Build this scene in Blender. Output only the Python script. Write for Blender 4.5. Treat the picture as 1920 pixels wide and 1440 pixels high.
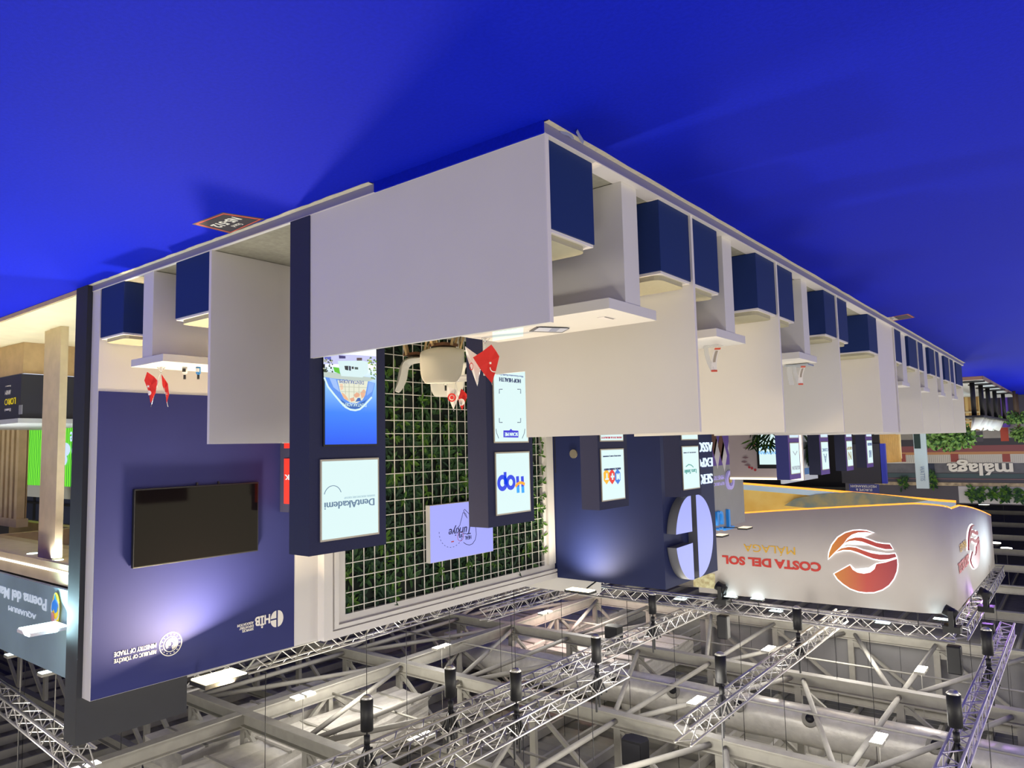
import bpy, bmesh, math, random
from mathutils import Vector, Matrix
random.seed(7)
for o in list(bpy.data.objects): bpy.data.objects.remove(o)
scene = bpy.context.scene
COL = scene.collection
V = Vector

# ------------------------------------------------------------------ camera (the photograph is upside down: camera rolled half a turn)
YAW, PITCH, ROLL, F, H = math.radians(51.7353), math.radians(-4.9029), math.radians(-1.29653), 1354.14, 1.55
fw = V((math.cos(PITCH)*math.cos(YAW), math.cos(PITCH)*math.sin(YAW), math.sin(PITCH)))
r0 = V((math.sin(YAW), -math.cos(YAW), 0)); u0 = r0.cross(fw)
rt = math.cos(ROLL)*r0 + math.sin(ROLL)*u0
up = -math.sin(ROLL)*r0 + math.cos(ROLL)*u0
CAM = V((0, 0, H))
cd = bpy.data.cameras.new('camera'); cam = bpy.data.objects.new('camera', cd); COL.objects.link(cam)
cd.sensor_width = 36; cd.lens = F/1920*36; cd.clip_end = 400; cd.clip_start = 0.05
m = Matrix.Identity(4)
for i in range(3):
    m[i][0] = -rt[i]; m[i][1] = -up[i]; m[i][2] = -fw[i]; m[i][3] = CAM[i]
cam.matrix_world = m
scene.camera = cam

# ------------------------------------------------------------------ world, exposure, hall light
w = bpy.data.worlds.new('hall'); scene.world = w; w.use_nodes = True
w.node_tree.nodes['Background'].inputs[0].default_value = (1.0, 0.92, 0.68, 1)
w.node_tree.nodes['Background'].inputs[1].default_value = 0.86
vs = scene.view_settings
vs.view_transform = 'Standard'; vs.look = 'None'; vs.gamma = 1; vs.exposure = 0.32
vs.use_curve_mapping = False

def area(name, loc, target, power, sx, sy, color=(1, 1, 1), spread=180):
    d = bpy.data.lights.new(name, 'AREA'); d.shape = 'RECTANGLE'; d.size = sx; d.size_y = sy
    d.energy = power; d.color = color; d.spread = math.radians(spread)
    o = bpy.data.objects.new(name, d); COL.objects.link(o)
    o.location = loc
    o.rotation_euler = (V(target)-V(loc)).to_track_quat('-Z', 'Y').to_euler()
    return o
HALL_LAMPS = [(x, y) for x in (-12, -3, 5.5, 14.4) for y in (-9, 0.5, 10.4, 21.1, 34)]
for (x, y) in HALL_LAMPS:
    area('hall_lamp_light', (x, y, 7.75), (x, y, 0), 95, 2.4, 2.4, (1.0, 0.93, 0.74))
    d = bpy.data.lights.new('roof_bounce_fill', 'POINT'); d.energy = 340; d.shadow_soft_size = .8; d.color = (1.0, 0.95, 0.84)  # added fill that lights the roof, standing in for bounce from below
    o = bpy.data.objects.new('roof_bounce_fill', d); COL.objects.link(o); o.location = (x+.6, y+2.4, 7.0)

# ------------------------------------------------------------------ pixel helpers (frame 1920x1440)
def ray(x, y):
    return fw*F + rt*(960-x) - up*(720-y)
def pz(x, y, z): d = ray(x, y); return CAM + d*((z-H)/d.z)
def px(x, y, X): d = ray(x, y); return CAM + d*(X/d.x)
def py(x, y, Y): d = ray(x, y); return CAM + d*(Y/d.y)
def pd(x, y, P): d = ray(x, y); return CAM + d*((V(P)-CAM).dot(fw)/F)

# ------------------------------------------------------------------ materials
def lin(c):
    if isinstance(c, str):
        c = [int(c[i:i+2], 16)/255 for i in (0, 2, 4)]
    return tuple((v/12.92 if v <= 0.04045 else ((v+0.055)/1.055)**2.4) for v in c) + (1,)
MATS = {}
def mat(name, col, rough=0.5, metal=0, emit=0, noise=0, nscale=20, bump=0, bscale=200, spec=0.5, col2=None, alpha=1, trans=0, coat=0):
    if name in MATS: return MATS[name]
    mt = bpy.data.materials.new(name); mt.use_nodes = True; MATS[name] = mt
    nt = mt.node_tree; b = nt.nodes['Principled BSDF']
    c = lin(col)
    b.inputs['Base Color'].default_value = c
    b.inputs['Roughness'].default_value = rough
    b.inputs['Metallic'].default_value = metal
    b.inputs['Specular IOR Level'].default_value = spec
    b.inputs['Coat Weight'].default_value = coat
    if trans: b.inputs['Transmission Weight'].default_value = trans
    if alpha < 1: b.inputs['Alpha'].default_value = alpha
    if emit:
        b.inputs['Emission Color'].default_value = c; b.inputs['Emission Strength'].default_value = emit
        if emit >= .5: b.inputs['Base Color'].default_value = (0.02, 0.02, 0.02, 1)
    tc = nt.nodes.new('ShaderNodeTexCoord')
    if noise or col2:
        n = nt.nodes.new('ShaderNodeTexNoise'); n.inputs['Scale'].default_value = nscale; n.inputs['Detail'].default_value = 5
        nt.links.new(tc.outputs['Object'], n.inputs['Vector'])
        rp = nt.nodes.new('ShaderNodeValToRGB')
        c2 = lin(col2) if col2 else tuple(v*(1-noise) for v in c[:3])+(1,)
        rp.color_ramp.elements[0].position = .35; rp.color_ramp.elements[1].position = .65
        rp.color_ramp.elements[0].color = c2; rp.color_ramp.elements[1].color = c
        nt.links.new(n.outputs['Fac'], rp.inputs['Fac'])
        nt.links.new(rp.outputs['Color'], b.inputs['Base Color'])
    if bump:
        n2 = nt.nodes.new('ShaderNodeTexNoise'); n2.inputs['Scale'].default_value = bscale; n2.inputs['Detail'].default_value = 3
        nt.links.new(tc.outputs['Object'], n2.inputs['Vector'])
        bp = nt.nodes.new('ShaderNodeBump'); bp.inputs['Strength'].default_value = bump; bp.inputs['Distance'].default_value = .01
        nt.links.new(n2.outputs['Fac'], bp.inputs['Height']); nt.links.new(bp.outputs['Normal'], b.inputs['Normal'])
    return mt

M_carpet = mat('blue_carpet', '0b1cba', .6, noise=.14, nscale=60, bump=.25, bscale=500, spec=.04)
M_white = mat('white_laminate', 'd6d2cf', .38, noise=.02, nscale=3, spec=.4)
M_white2 = mat('white_edge', 'dcd6d6', .45, spec=.3)
M_navy = mat('navy_fabric', '2c2f4e', .75, noise=.08, nscale=90, bump=.1, bscale=600, spec=.25)
M_navyprint = mat('navy_print', '282e6c', .6, noise=.05, nscale=3, spec=.3)
M_boxblue = mat('box_blue', '102a66', .6, noise=.06, nscale=120, spec=.3)
M_grey = mat('grey_carpet', 'a8a598', .95, noise=.15, nscale=25, bump=.4, bscale=400, spec=.1)
M_skirt = mat('platform_skirt', '74729a', .5)
M_strip = mat('beige_floor_tape', 'cfc6b4', .8, noise=.12, nscale=30)
M_cushion = mat('cushion_cream', 'aaa48e', .75, noise=.05, nscale=40, spec=.2)
M_black = mat('matte_black', '17171c', .55, noise=.1, nscale=20)
M_blackwall = mat('charcoal_wall', '23242b', .7, noise=.1, nscale=8)
M_screen_off = mat('tv_glass', '0a0708', .06, spec=.25)
M_led_white = mat('lit_acrylic', 'dcf6f6', .4, emit=.8)
M_led_lav = mat('lit_lavender', '9ea6ff', .4, emit=.78)
M_print_white = mat('print_white', 'e9e4dc', .6)
M_alu = mat('truss_aluminium', 'c9c6c4', .35, metal=.7, noise=.1, nscale=30)
M_steel = mat('grey_painted_steel', 'a29f97', .6, noise=.12, nscale=4, spec=.3)
M_chrome = mat('chrome', 'e6e6e6', .08, metal=1)
M_foil = mat('duct_foil', 'e6e2da', .35, metal=.2, noise=.14, nscale=5, bump=1.0, bscale=9)
M_deck = mat('roof_deck', '8e8b80', .7, noise=.15, nscale=2, spec=.2)
M_clad = mat('grey_cladding', '8b8a8c', .7, noise=.08, nscale=1.5, spec=.2)
M_leafs = [mat('leaf_dark', '23402c', .55, spec=.3), mat('leaf_mid', '35582e', .55, spec=.3), mat('leaf_light', '4e7326', .55, spec=.3)]
M_green_back = mat('plant_backing', '0e1c14', .9)
M_wood = mat('pale_oak', 'd8c29a', .55, noise=.12, nscale=6, spec=.3)
M_wood2 = mat('mid_oak', 'c7aa7c', .55, noise=.14, nscale=7, spec=.3)
M_beigefloor = mat('pale_wood_floor', 'd9cba6', .6, noise=.08, nscale=5, spec=.3)
M_red = mat('flag_red', 'd3231f', .7)
M_flagwhite = mat('flag_white', 'eee8e4', .7)
M_lampwarm = mat('lamp_warm', 'fff0c0', .4, emit=7)
M_lampcool = mat('lamp_cool', 'e0fbff', .4, emit=4)
M_lamphall = mat('lamp_hall', 'fffaf0', .4, emit=6)

# ------------------------------------------------------------------ object helpers
def setp(o, label=None, cat=None, group=None, kind=None):
    if label: o['label'] = label
    if cat: o['category'] = cat
    if group: o['group'] = group
    if kind: o['kind'] = kind
    return o
def link(o, parent):
    COL.objects.link(o)
    if parent is not None:
        o.parent = parent
        o.matrix_parent_inverse = WORLDINV[parent.name] if parent.name in WORLDINV else Matrix.Identity(4)
WORLDINV = {}
def thing(name, loc, label, cat, group=None, kind=None):
    o = bpy.data.objects.new(name, None); COL.objects.link(o); o.location = loc
    o.empty_display_size = .1
    WORLDINV[o.name] = Matrix.Translation(-V(loc))
    return setp(o, label, cat, group, kind)
def done(name, bm, mt, parent=None, smooth=False, **kw):
    me = bpy.data.meshes.new(name); bm.normal_update(); bm.to_mesh(me); bm.free()
    for q in (mt if isinstance(mt, (list, tuple)) else [mt]): me.materials.append(q)
    if smooth:
        for p in me.polygons: p.use_smooth = True
    o = bpy.data.objects.new(name, me); link(o, parent)
    return setp(o, **kw)
def nb(): return bmesh.new()
def bx(bm, a, b, bev=0):
    x0, x1 = sorted((a[0], b[0])); y0, y1 = sorted((a[1], b[1])); z0, z1 = sorted((a[2], b[2]))
    vs_ = [bm.verts.new((x, y, z)) for z in (z0, z1) for x, y in ((x0, y0), (x1, y0), (x1, y1), (x0, y1))]
    fs = [bm.faces.new([vs_[i] for i in q]) for q in ((3, 2, 1, 0), (4, 5, 6, 7), (0, 1, 5, 4), (1, 2, 6, 5), (2, 3, 7, 6), (3, 0, 4, 7))]
    if bev:
        es = list({e for f in fs for e in f.edges})
        bmesh.ops.bevel(bm, geom=es, offset=bev, segments=2, affect='EDGES', profile=.5)
    return fs
def box(name, a, b, mt, parent=None, bev=0, **kw):
    bm = nb(); bx(bm, a, b, bev); return done(name, bm, mt, parent, **kw)
def frame_of(d):
    d = d.normalized(); a = V((0, 0, 1)) if abs(d.z) < .9 else V((1, 0, 0))
    s = d.cross(a).normalized(); return s, s.cross(d).normalized()
def tb(bm, p, q, r, n=8, r2=None):
    p, q = V(p), V(q); s, t = frame_of(q-p); r2 = r if r2 is None else r2
    A = [bm.verts.new(p+(s*math.cos(2*math.pi*i/n)+t*math.sin(2*math.pi*i/n))*r) for i in range(n)]
    B = [bm.verts.new(q+(s*math.cos(2*math.pi*i/n)+t*math.sin(2*math.pi*i/n))*r2) for i in range(n)]
    for i in range(n): bm.faces.new((A[i], A[(i+1) % n], B[(i+1) % n], B[i]))
    bm.faces.new(list(reversed(A))); bm.faces.new(B)
def tube(name, p, q, r, mt, parent=None, n=10, r2=None, smooth=True, **kw):
    bm = nb(); tb(bm, p, q, r, n, r2); return done(name, bm, mt, parent, smooth=smooth, **kw)
def prism(bm, pts, off):
    """closed outline pts (3D, planar) extruded by off"""
    off = V(off); A = [bm.verts.new(V(p)) for p in pts]; B = [bm.verts.new(V(p)+off) for p in pts]
    n = len(A)
    f1 = bm.faces.new(A); f2 = bm.faces.new(list(reversed(B)))
    for i in range(n): bm.faces.new((A[(i+1) % n], A[i], B[i], B[(i+1) % n]))
    bmesh.ops.triangulate(bm, faces=[f for f in (f1, f2) if len(f.verts) > 4])
    bmesh.ops.recalc_face_normals(bm, faces=bm.faces[:])
def poly(name, pts, off, mt, parent=None, **kw):
    bm = nb(); prism(bm, pts, off); return done(name, bm, mt, parent, **kw)
def polyX(name, pix, X, mt, parent=None, d=.01, **kw):
    return poly(name, [px(x, y, X) for x, y in pix], (d, 0, 0), mt, parent, **kw)
def polyY(name, pix, Y, mt, parent=None, d=.01, **kw):
    return poly(name, [py(x, y, Y) for x, y in pix], (0, d, 0), mt, parent, **kw)
def disc_pts(c, R, U, r, n=28, a0=0, a1=2*math.pi, ry=None):
    ry = r if ry is None else ry
    k = n if abs(a1-a0-2*math.pi) < 1e-6 else n+1
    return [V(c)+V(R)*math.cos(a0+(a1-a0)*i/n)*r+V(U)*math.sin(a0+(a1-a0)*i/n)*ry for i in range(k)]
def ring(name, c, R, U, ro, ri, off, mt, parent=None, n=36, a0=0, a1=2*math.pi):
    bm = nb(); off = V(off)
    full = abs(a1-a0-2*math.pi) < 1e-6; k = n if full else n+1
    o1 = disc_pts(c, R, U, ro, n, a0, a1); i1 = disc_pts(c, R, U, ri, n, a0, a1)
    L = [[bm.verts.new(p) for p in q] for q in (o1, i1)]; L += [[bm.verts.new(p+off) for p in q] for q in (o1, i1)]
    for i in range(n if full else n):
        j = (i+1) % k
        for a, b in ((0, 1), (1, 3), (3, 2), (2, 0)): bm.faces.new((L[a][i], L[a][j], L[b][j], L[b][i]))
    if not full:
        for i in (0, k-1): bm.faces.new((L[0][i], L[1][i], L[3][i], L[2][i]))
    bmesh.ops.recalc_face_normals(bm, faces=bm.faces[:])
    return done(name, bm, mt, parent)
RX, RY, UP = V((0, -1, 0)), V((1, 0, 0)), V((0, 0, 1))
def text(name, body, P0, R, w_, h_, mt, parent=None, depth=.006, U=UP, bold=.0, shear=0):
    c = bpy.data.curves.new('t', 'FONT'); c.body = body; c.extrude = .05; c.offset = bold; c.resolution_u = 3; c.shear = shear
    o = bpy.data.objects.new('t', c); COL.objects.link(o)
    dg = bpy.context.evaluated_depsgraph_get(); dg.update()
    me = bpy.data.meshes.new_from_object(o.evaluated_get(dg)); me.name = name
    bpy.data.objects.remove(o); bpy.data.curves.remove(c)
    xs = [v.co.x for v in me.vertices]; ys = [v.co.y for v in me.vertices]
    x0, x1, y0, y1 = min(xs), max(xs), min(ys), max(ys)
    R = V(R); U = V(U); N = R.cross(U)
    for v in me.vertices:
        q = V(P0)+R*((v.co.x-x0)/(x1-x0)*w_)+U*((v.co.y-y0)/(y1-y0)*h_)+N*(depth*(1 if v.co.z > 0 else 0))
        v.co = q
    me.materials.clear(); me.materials.append(mt)
    o = bpy.data.objects.new(name, me); link(o, parent)
    return o
def textX(name, body, X, xs, ylo, yhi, xe, mt, parent=None, **kw):
    """reading starts at photo column xs and ends at xe; ylo/yhi photo rows of letter bottom/top at the start"""
    a = px(xs, ylo, X); b = px(xs, yhi, X); c = px(xe, (ylo+yhi)/2, X)
    return text(name, body, a, RX, abs(a.y-c.y), b.z-a.z, mt, parent, **kw)
def textY(name, body, Y, xs, ylo, yhi, xe, mt, parent=None, **kw):
    a = py(xs, ylo, Y); b = py(xs, yhi, Y); c = py(xe, (ylo+yhi)/2, Y)
    return text(name, body, a, RY, abs(a.x-c.x), b.z-a.z, mt, parent, **kw)

# ================================================================== SETTING
box('floor', (-40, -30, -.1), (70, 130, 0), M_carpet, kind='structure')
ZP = .06
XF, YF = 1.93, 2.74           # outer faces of the stand platform
pl = thing('floor_platform', (XF, YF, 0), None, None, kind='structure')
box('carpet_deck', (XF+.005, YF+.005, .005), (7.02, 18.05, ZP-.004), M_grey, pl)
box('edge_trim', (XF, YF, ZP-.006), (XF+.1, 18.05, ZP), M_white2, pl)
box('edge_trim', (XF+.1, YF, ZP-.006), (7.02, YF+.025, ZP), M_white2, pl)
box('skirting', (XF, YF, 0), (XF+.012, 18.05, ZP-.006), M_skirt, pl)
box('skirting', (XF+.012, YF, 0), (7.02, YF+.012, ZP-.006), M_skirt, pl)
def ragged(name, a, b, wd, nrm, parent):
    bm = nb(); n = 60; a = V(a); b = V(b); nrm = V(nrm); prev = None
    for i in range(n+1):
        p = a.lerp(b, i/n); q = p+nrm*(wd*random.uniform(.82, 1.12))
        cur = [bm.verts.new(p), bm.verts.new(q), bm.verts.new(q+V((0, 0, .004))), bm.verts.new(p+V((0, 0, .004)))]
        if prev:
            for k in range(4): bm.faces.new((prev[k], prev[(k+1) % 4], cur[(k+1) % 4], cur[k]))
        prev = cur
    bmesh.ops.recalc_face_normals(bm, faces=bm.faces[:])
    return done(name, bm, M_strip, parent)
box('carpet_wrap', (XF-.002, YF-.012, .0), (pz(709, 347, 0).x-.02, YF-.001, ZP+.001), M_carpet, pl)
ragged('floor_tape', (XF, YF, .0), (XF, 18.05, .0), .03, (-1, 0, 0), pl)
ragged('floor_tape', (pz(709, 347, 0).x, YF, .0), (7.02, YF, .0), .035, (0, -1, 0), pl)

# ceiling: roof deck (ribs along X), purlins along Y
ce = thing('ceiling', (15, 40, 10.9), None, None, kind='structure')
bm = nb(); prev = None
for i in range(620):
    y = -30+i*.25; z = 10.9+(.06 if i % 2 else 0)
    c = [bm.verts.new((-40, y, z)), bm.verts.new((70, y, z))]
    if prev: bm.faces.new((prev[0], prev[1], c[1], c[0]))
    prev = c
done('roof_deck', bm, M_deck, ce)
for i in range(32):
    x = -3.45+i*1.275
    box('purlin', (x-.05, -6, 10.64), (x+.05, 60, 10.9), M_steel, ce)
M_dim = mat('far_wall', '6a6870', .8)
box('wall_far', (-40, 118, 0), (70, 118.3, 11), M_dim, kind='structure')
box('wall_side', (70, -30, 0), (70.3, 118, 11), M_dim, kind='structure')

# ================================================================== PARTITIONS, SEATS, TABLES along the aisle side
PH = 1.487
LOW = .98
def partition(Y0, X0, Xin, Xtall, label, th=.028):
    pts = [(X0, Y0, ZP), (Xin, Y0, ZP), (Xin, Y0, LOW), (Xtall, Y0, LOW), (Xtall, Y0, PH), (X0, Y0, PH)]
    t = thing('partition_panel', (X0, Y0, ZP), label, 'partition', 'white partitions between the meeting bays')
    poly('panel', pts, (0, th, 0), M_white, t)
    box('edge_band', (X0-.004, Y0-.001, ZP), (X0, Y0+th+.001, PH), M_white2, t)
    return t
PX0 = 1.945
front = thing('low_partition', (PX0, YF, ZP), 'low wide white front panel at the corner of the stand, nearest the camera', 'partition')
box('panel', (PX0-.012, YF+.002, ZP), (3.765, YF+.03, .975), M_white, front)
box('edge_band', (PX0-.018, YF+.001, ZP), (PX0-.012, YF+.031, .975), M_white2, front)

PART = [(4.40, 'first'), (6.08, 'second'), (7.96, 'third'), (10.86, 'fourth'), (12.62, 'fifth'), (14.3, 'sixth'), (16.0, 'seventh')]
for i, (y, n) in enumerate(PART):
    partition(y, PX0, 3.762, 3.34, 'tall white partition with lower rear step, %s one back from the low corner panel' % n)

def seat(a, b, label, open_side, rect_facing='X'):
    """blue storage bench: a,b = footprint corners; cushion with rounded aisle corner"""
    x0, x1 = sorted((a[0], b[0])); y0, y1 = sorted((a[1], b[1]))
    t = thing('bench_seat', ((x0+x1)/2, (y0+y1)/2, ZP), label, 'bench', 'blue box benches with cream cushions')
    box('body', (x0, y0, ZP), (x1, y1, .505), M_boxblue, t, bev=.003)
    box('top_board', (x0+.006, y0+.006, .505), (x1-.006, y1-.006, .52), M_white2, t)
    # cushion with rounded corners
    r = .06; pts = []
    g = .028
    for cx_, cy_, a0 in ((x1-g-r, y1-g-r, 0), (x0+g+r, y1-g-r, 90), (x0+g+r, y0+g+r, 180), (x1-g-r, y0+g+r, 270)):
        for k in range(5):
            an = math.radians(a0+22.5*k); pts.append((cx_+r*math.cos(an), cy_+r*math.sin(an), .52))
    bm = nb(); prism(bm, pts, (0, 0, .03))
    done('cushion', bm, M_cushion, t)
    return t
def tbl(c, along, length, label, wd=.55, leg=.17):
    """T table: top slab and a panel leg. c = middle of the front edge, along = 'X' or 'Y' direction it runs away from the aisle"""
    t = thing('meeting_table', (c[0], c[1], ZP), label, 'table', 'white T-shaped meeting tables')
    if along == 'X':
        box('table_top', (c[0], c[1]-wd/2, .76), (c[0]+length, c[1]+wd/2, .82), M_white, t, bev=.002)
        box('panel_leg', (c[0]+.004, c[1]-leg/2, ZP), (c[0]+length-.05, c[1]+leg/2, .76), M_white, t, bev=.002)
    else:
        box('table_top', (c[0]-wd/2, c[1], .76), (c[0]+wd/2, c[1]+length, .82), M_white, t, bev=.002)
        box('panel_leg', (c[0]-leg/2, c[1]+.004, ZP), (c[0]+leg/2, c[1]+length-.05, .76), M_white, t, bev=.002)
    return t
SX = 1.955
ORD = ['nearest bay', 'second bay', 'third bay', 'fourth bay', 'fifth bay', 'sixth bay', 'seventh bay', 'farthest bay']
# (bench near, table centre, bench far) along Y, read off the base line of the photo
BAYS = [((2.775, 3.21), 3.635, (3.97, 4.398)), ((4.43, 4.87), 5.09, (5.64, 6.078)), ((6.11, 6.56), 6.96, (7.55, 7.958)),
        ((7.99, 8.44), None, (9.42, 9.88)), ((10.89, 11.40), 11.66, (11.95, 12.618)), ((12.65, 13.18), 13.4, (13.75, 14.298)),
        ((14.33, 14.80), 15.14, (15.44, 15.998)), ((16.03, 16.6), 16.8, (17.0, 17.9))]
for i, (b1, tc_, b2) in enumerate(BAYS):
    seat((SX, b1[0]), (SX+1.2, b1[1]), 'blue box bench with cream cushion, near side of the %s along the aisle' % ORD[i], None)
    if tc_: tbl((1.968, tc_), 'X', 1.23, 'white T-shaped table with thick panel leg in the %s along the aisle' % ORD[i], leg=.175 if i < 3 else .3)
    seat((SX, b2[0]), (SX+1.2, b2[1]), 'blue box bench with cream cushion, far side of the %s along the aisle' % ORD[i], None)
sw = thing('storage_wall', (1.97, 9.9, ZP), 'tall blank white panel block between the fourth bay bench and the fifth bay', 'partition')
box('block', (1.965, 9.9, ZP), (3.3, 10.855, PH), M_white, sw)
box('edge_band', (1.96, 9.9, ZP), (1.965, 10.855, PH), M_white2, sw)
lw = thing('cross_partition', (3.3, 16.1, ZP), 'white partition closing the far end of the bays', 'partition')
box('panel', (1.97, 17.92, ZP), (3.3, 17.95, PH), M_white, lw)
box('edge_band', (1.966, 17.92, ZP), (1.97, 17.95, PH), M_white2, lw)

# front-left meeting bay next to the television wall
lp = thing('partition_panel', (4.965, 2.74, ZP), 'tall white partition left of the display column, running back from the front edge', 'partition', 'white partitions between the meeting bays')
box('panel', (4.957, 2.745, ZP), (4.985, 4.15, PH), M_white, lp)
box('edge_band', (4.956, 2.741, ZP), (4.986, 2.745, PH), M_white2, lp)
seat((6.39, 2.745), (6.84, 3.9), 'blue box bench with cream cushion against the television wall', None)
seat((4.99, 2.745), (5.49, 3.9), 'blue box bench beside the white partition, front-left bay', None)
tbl((5.945, 2.742), 'Y', 1.2, 'white T-shaped table with flags and two small bottles, front-left bay')

# ================================================================== TELEVISION WALL
XW = 6.86
wl = thing('wall_right', (XW, 2.745, ZP), None, None, kind='structure')
box('wall_core', (XW, 2.745, ZP), (7.02, 9.62, 3.655), M_white, wl)
Yb1 = px(551, 1212, XW).y
box('blue_print', (XW-.004, 2.75, .98), (XW, Yb1, 3.652), M_navyprint, wl)
XT = XW-.004
def emblem_ministry(c, r, R, mt, parent, n):
    ring('emblem_ring', c, R, UP, r, r*.93, n, mt, parent)
    ring('emblem_ring', c, R, UP, r*.66, r*.60, n, mt, parent)
    for k in range(16):
        a = 2*math.pi*k/16
        poly('emblem_dot', disc_pts(V(c)+V(R)*math.cos(a)*r*.8+UP*math.sin(a)*r*.8, R, UP, r*.05, 6), n, mt, parent)
    for s, q in ((.5, .10), (.38, .24), (.24, .34)):
        ring('emblem_arc', V(c)+V(R)*(-.05*r), R, UP, r*s, r*(s-.07), n, mt, parent, 20, math.radians(100), math.radians(400))
    poly('emblem_core', disc_pts(V(c)+V(R)*r*.12, R, UP, r*.13, 12), n, mt, parent)
ce_ = px(320, 1207.5, XT)
emblem_ministry(ce_, .108, RX, M_print_white, wl, (-.003, 0, 0))
textX('lettering', 'REPUBLIC OF TÜRKİYE', XT, 292.5, 1218, 1227.5, 214, M_print_white, wl, bold=.015)
textX('lettering', 'MINISTRY OF TRADE', XT, 292.5, 1205.5, 1214, 214, M_print_white, wl, bold=.015)
textX('lettering', 'HİB', XT, 506, 1151, 1174, 478, M_print_white, wl, bold=.03)
for k, (b, y0, xe) in enumerate((('ASSOCIATION', 1165.5, 445), ('EXPORTERS\'', 1171.5, 449), ('SERVICES', 1177.3, 454))):
    textX('lettering', b, XT, 475, y0-1, y0+3.8, xe, M_print_white, wl, bold=.01)
ch = px(519, 1160, XT)
poly('logo_half', disc_pts(ch+V((0, .012, 0)), V((0, 1, 0)), UP, .066, 16, -math.pi/2, math.pi/2, .085), (-.003, 0, 0), M_print_white, wl)
poly('logo_quarter', [ch+V((0, -.008, .008))]+disc_pts(ch+V((0, -.008, .008)), V((0, -1, 0)), UP, .066, 8, 0, math.pi/2, .077), (-.003, 0, 0), M_print_white, wl)
poly('logo_quarter', [ch+V((0, -.008, -.008))]+disc_pts(ch+V((0, -.008, -.008)), V((0, -1, 0)), -UP, .066, 8, 0, math.pi/2, .077), (-.003, 0, 0), M_print_white, wl)
bw = box('black_wall', (7.021, 2.70, 0), (7.27, 3.69, 4.05), M_blackwall, label='tall charcoal end wall standing behind the television wall', cat='wall')

tv = thing('television', (XW, 3.7, 1.865), 'large black flat television mounted on the dark blue wall', 'television')
a, b = px(252, 917, XW-.05), px(484, 1034, XW-.05)
box('casing', (XW-.05, a.y, 1.865), (XW-.012, b.y, 2.575), M_black, tv, bev=.004)
box('screen', (XW-.052, a.y+.012, 1.88), (XW-.05, b.y-.012, 2.563), M_screen_off, tv)
box('mount', (XW-.012, a.y+.3, 2.0), (XW-.004, b.y-.3, 2.4), M_black, tv)
for k in (.48, .66):
    box('cable_clip', (XW-.04, a.y+k*1.24, 1.835), (XW-.02, a.y+k*1.24+.015, 1.866), M_black, tv)

# warm floodlight over the television wall
FL = V((6.42, 3.68, 3.6))
fl = thing('floodlight', FL, 'warm rectangular floodlight glowing over the television wall', 'floodlight')
for nm, z0, z1, s, mt in (('housing', .012, .05, 1.06, M_black), ('lamp_face', 0, .012, 1, M_lampwarm)):
    box(nm, FL+V((-.13*s, -.2*s, z0)), FL+V((.13*s, .2*s, z1)), mt, fl)
tube('arm', FL+V((.1, 0, .04)), (6.87, 3.68, 3.70), .012, M_black, fl)
area('floodlight_lamp', FL+V((0, 0, -.02)), FL+V((-.6, -.25, -1)), 300, .24, .38, (1.0, .78, .46))

# display column at the rear of the front-left bay with red sign
rc = thing('display_column', (6.5, 4.6, ZP), 'navy display column with red lit sign partly hidden behind the front column', 'display column', 'navy display columns')
box('body', (6.22, 4.602, ZP), (6.85, 4.78, 2.2), M_navy, rc)
M_redlit = mat('lit_red', 'ff2410', .4, emit=1.0)
box('sign_panel', (6.3, 4.596, 1.63), (6.77, 4.602, 2.11), M_redlit, rc)
box('screen', (6.3, 4.596, .95), (6.77, 4.602, 1.52), M_redlit, rc)
text('lettering', 'TÜRK', (6.42, 4.596, 1.8), RY, .33, .07, M_led_white, rc)

# ================================================================== DISPLAY COLUMNS with lit logo panels and screens
CX = 3.765
def gradmat(name, stops, axis='Z', emit=1.0, z0=0, z1=1):
    if name in MATS: return MATS[name]
    mt = bpy.data.materials.new(name); mt.use_nodes = True; MATS[name] = mt
    nt = mt.node_tree; bs = nt.nodes['Principled BSDF']
    tc = nt.nodes.new('ShaderNodeTexCoord'); sp = nt.nodes.new('ShaderNodeSeparateXYZ'); mr = nt.nodes.new('ShaderNodeMapRange')
    nt.links.new(tc.outputs['Object'], sp.inputs[0]); nt.links.new(sp.outputs[axis], mr.inputs['Value'])
    mr.inputs['From Min'].default_value = z0; mr.inputs['From Max'].default_value = z1
    rp = nt.nodes.new('ShaderNodeValToRGB'); nt.links.new(mr.outputs['Result'], rp.inputs['Fac'])
    el = rp.color_ramp.elements
    while len(el) < len(stops): el.new(.5)
    for e, (p, c) in zip(el, stops): e.position = p; e.color = lin(c)
    bs.inputs['Roughness'].default_value = .4
    if emit:
        bs.inputs['Base Color'].default_value = (.02, .02, .02, 1)
        nt.links.new(rp.outputs['Color'], bs.inputs['Emission Color']); bs.inputs['Emission Strength'].default_value = emit
    else:
        nt.links.new(rp.outputs['Color'], bs.inputs['Base Color'])
    return mt
def column(y0, y1, label, extra=M_navy, purple=False):
    t = thing('display_column', (CX, (y0+y1)/2, ZP), label, 'display column', 'navy display columns')
    box('body', (CX, y0, ZP), (CX+.205, y1, 2.195), extra, t)
    if purple: box('front_skin', (CX-.003, y0, 1.2), (CX, y1, 2.195), mat('purple_skin', '5a3a9c', .6), t)
    return t
def pan(t, nm, ya, yb, z0, z1, mt, d=.012, fr=.012, frm=None):
    box(nm+'_frame', (CX-d, ya-fr, z0-fr), (CX-.003, yb+fr, z1+fr), frm or mat('sign_frame', 'b9b2a6', .4, metal=.4), t)
    return box(nm, (CX-d-.002, ya, z0), (CX-d, yb, z1), mt, t)
XS = CX-.0145
D = (-.002, 0, 0)
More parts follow.
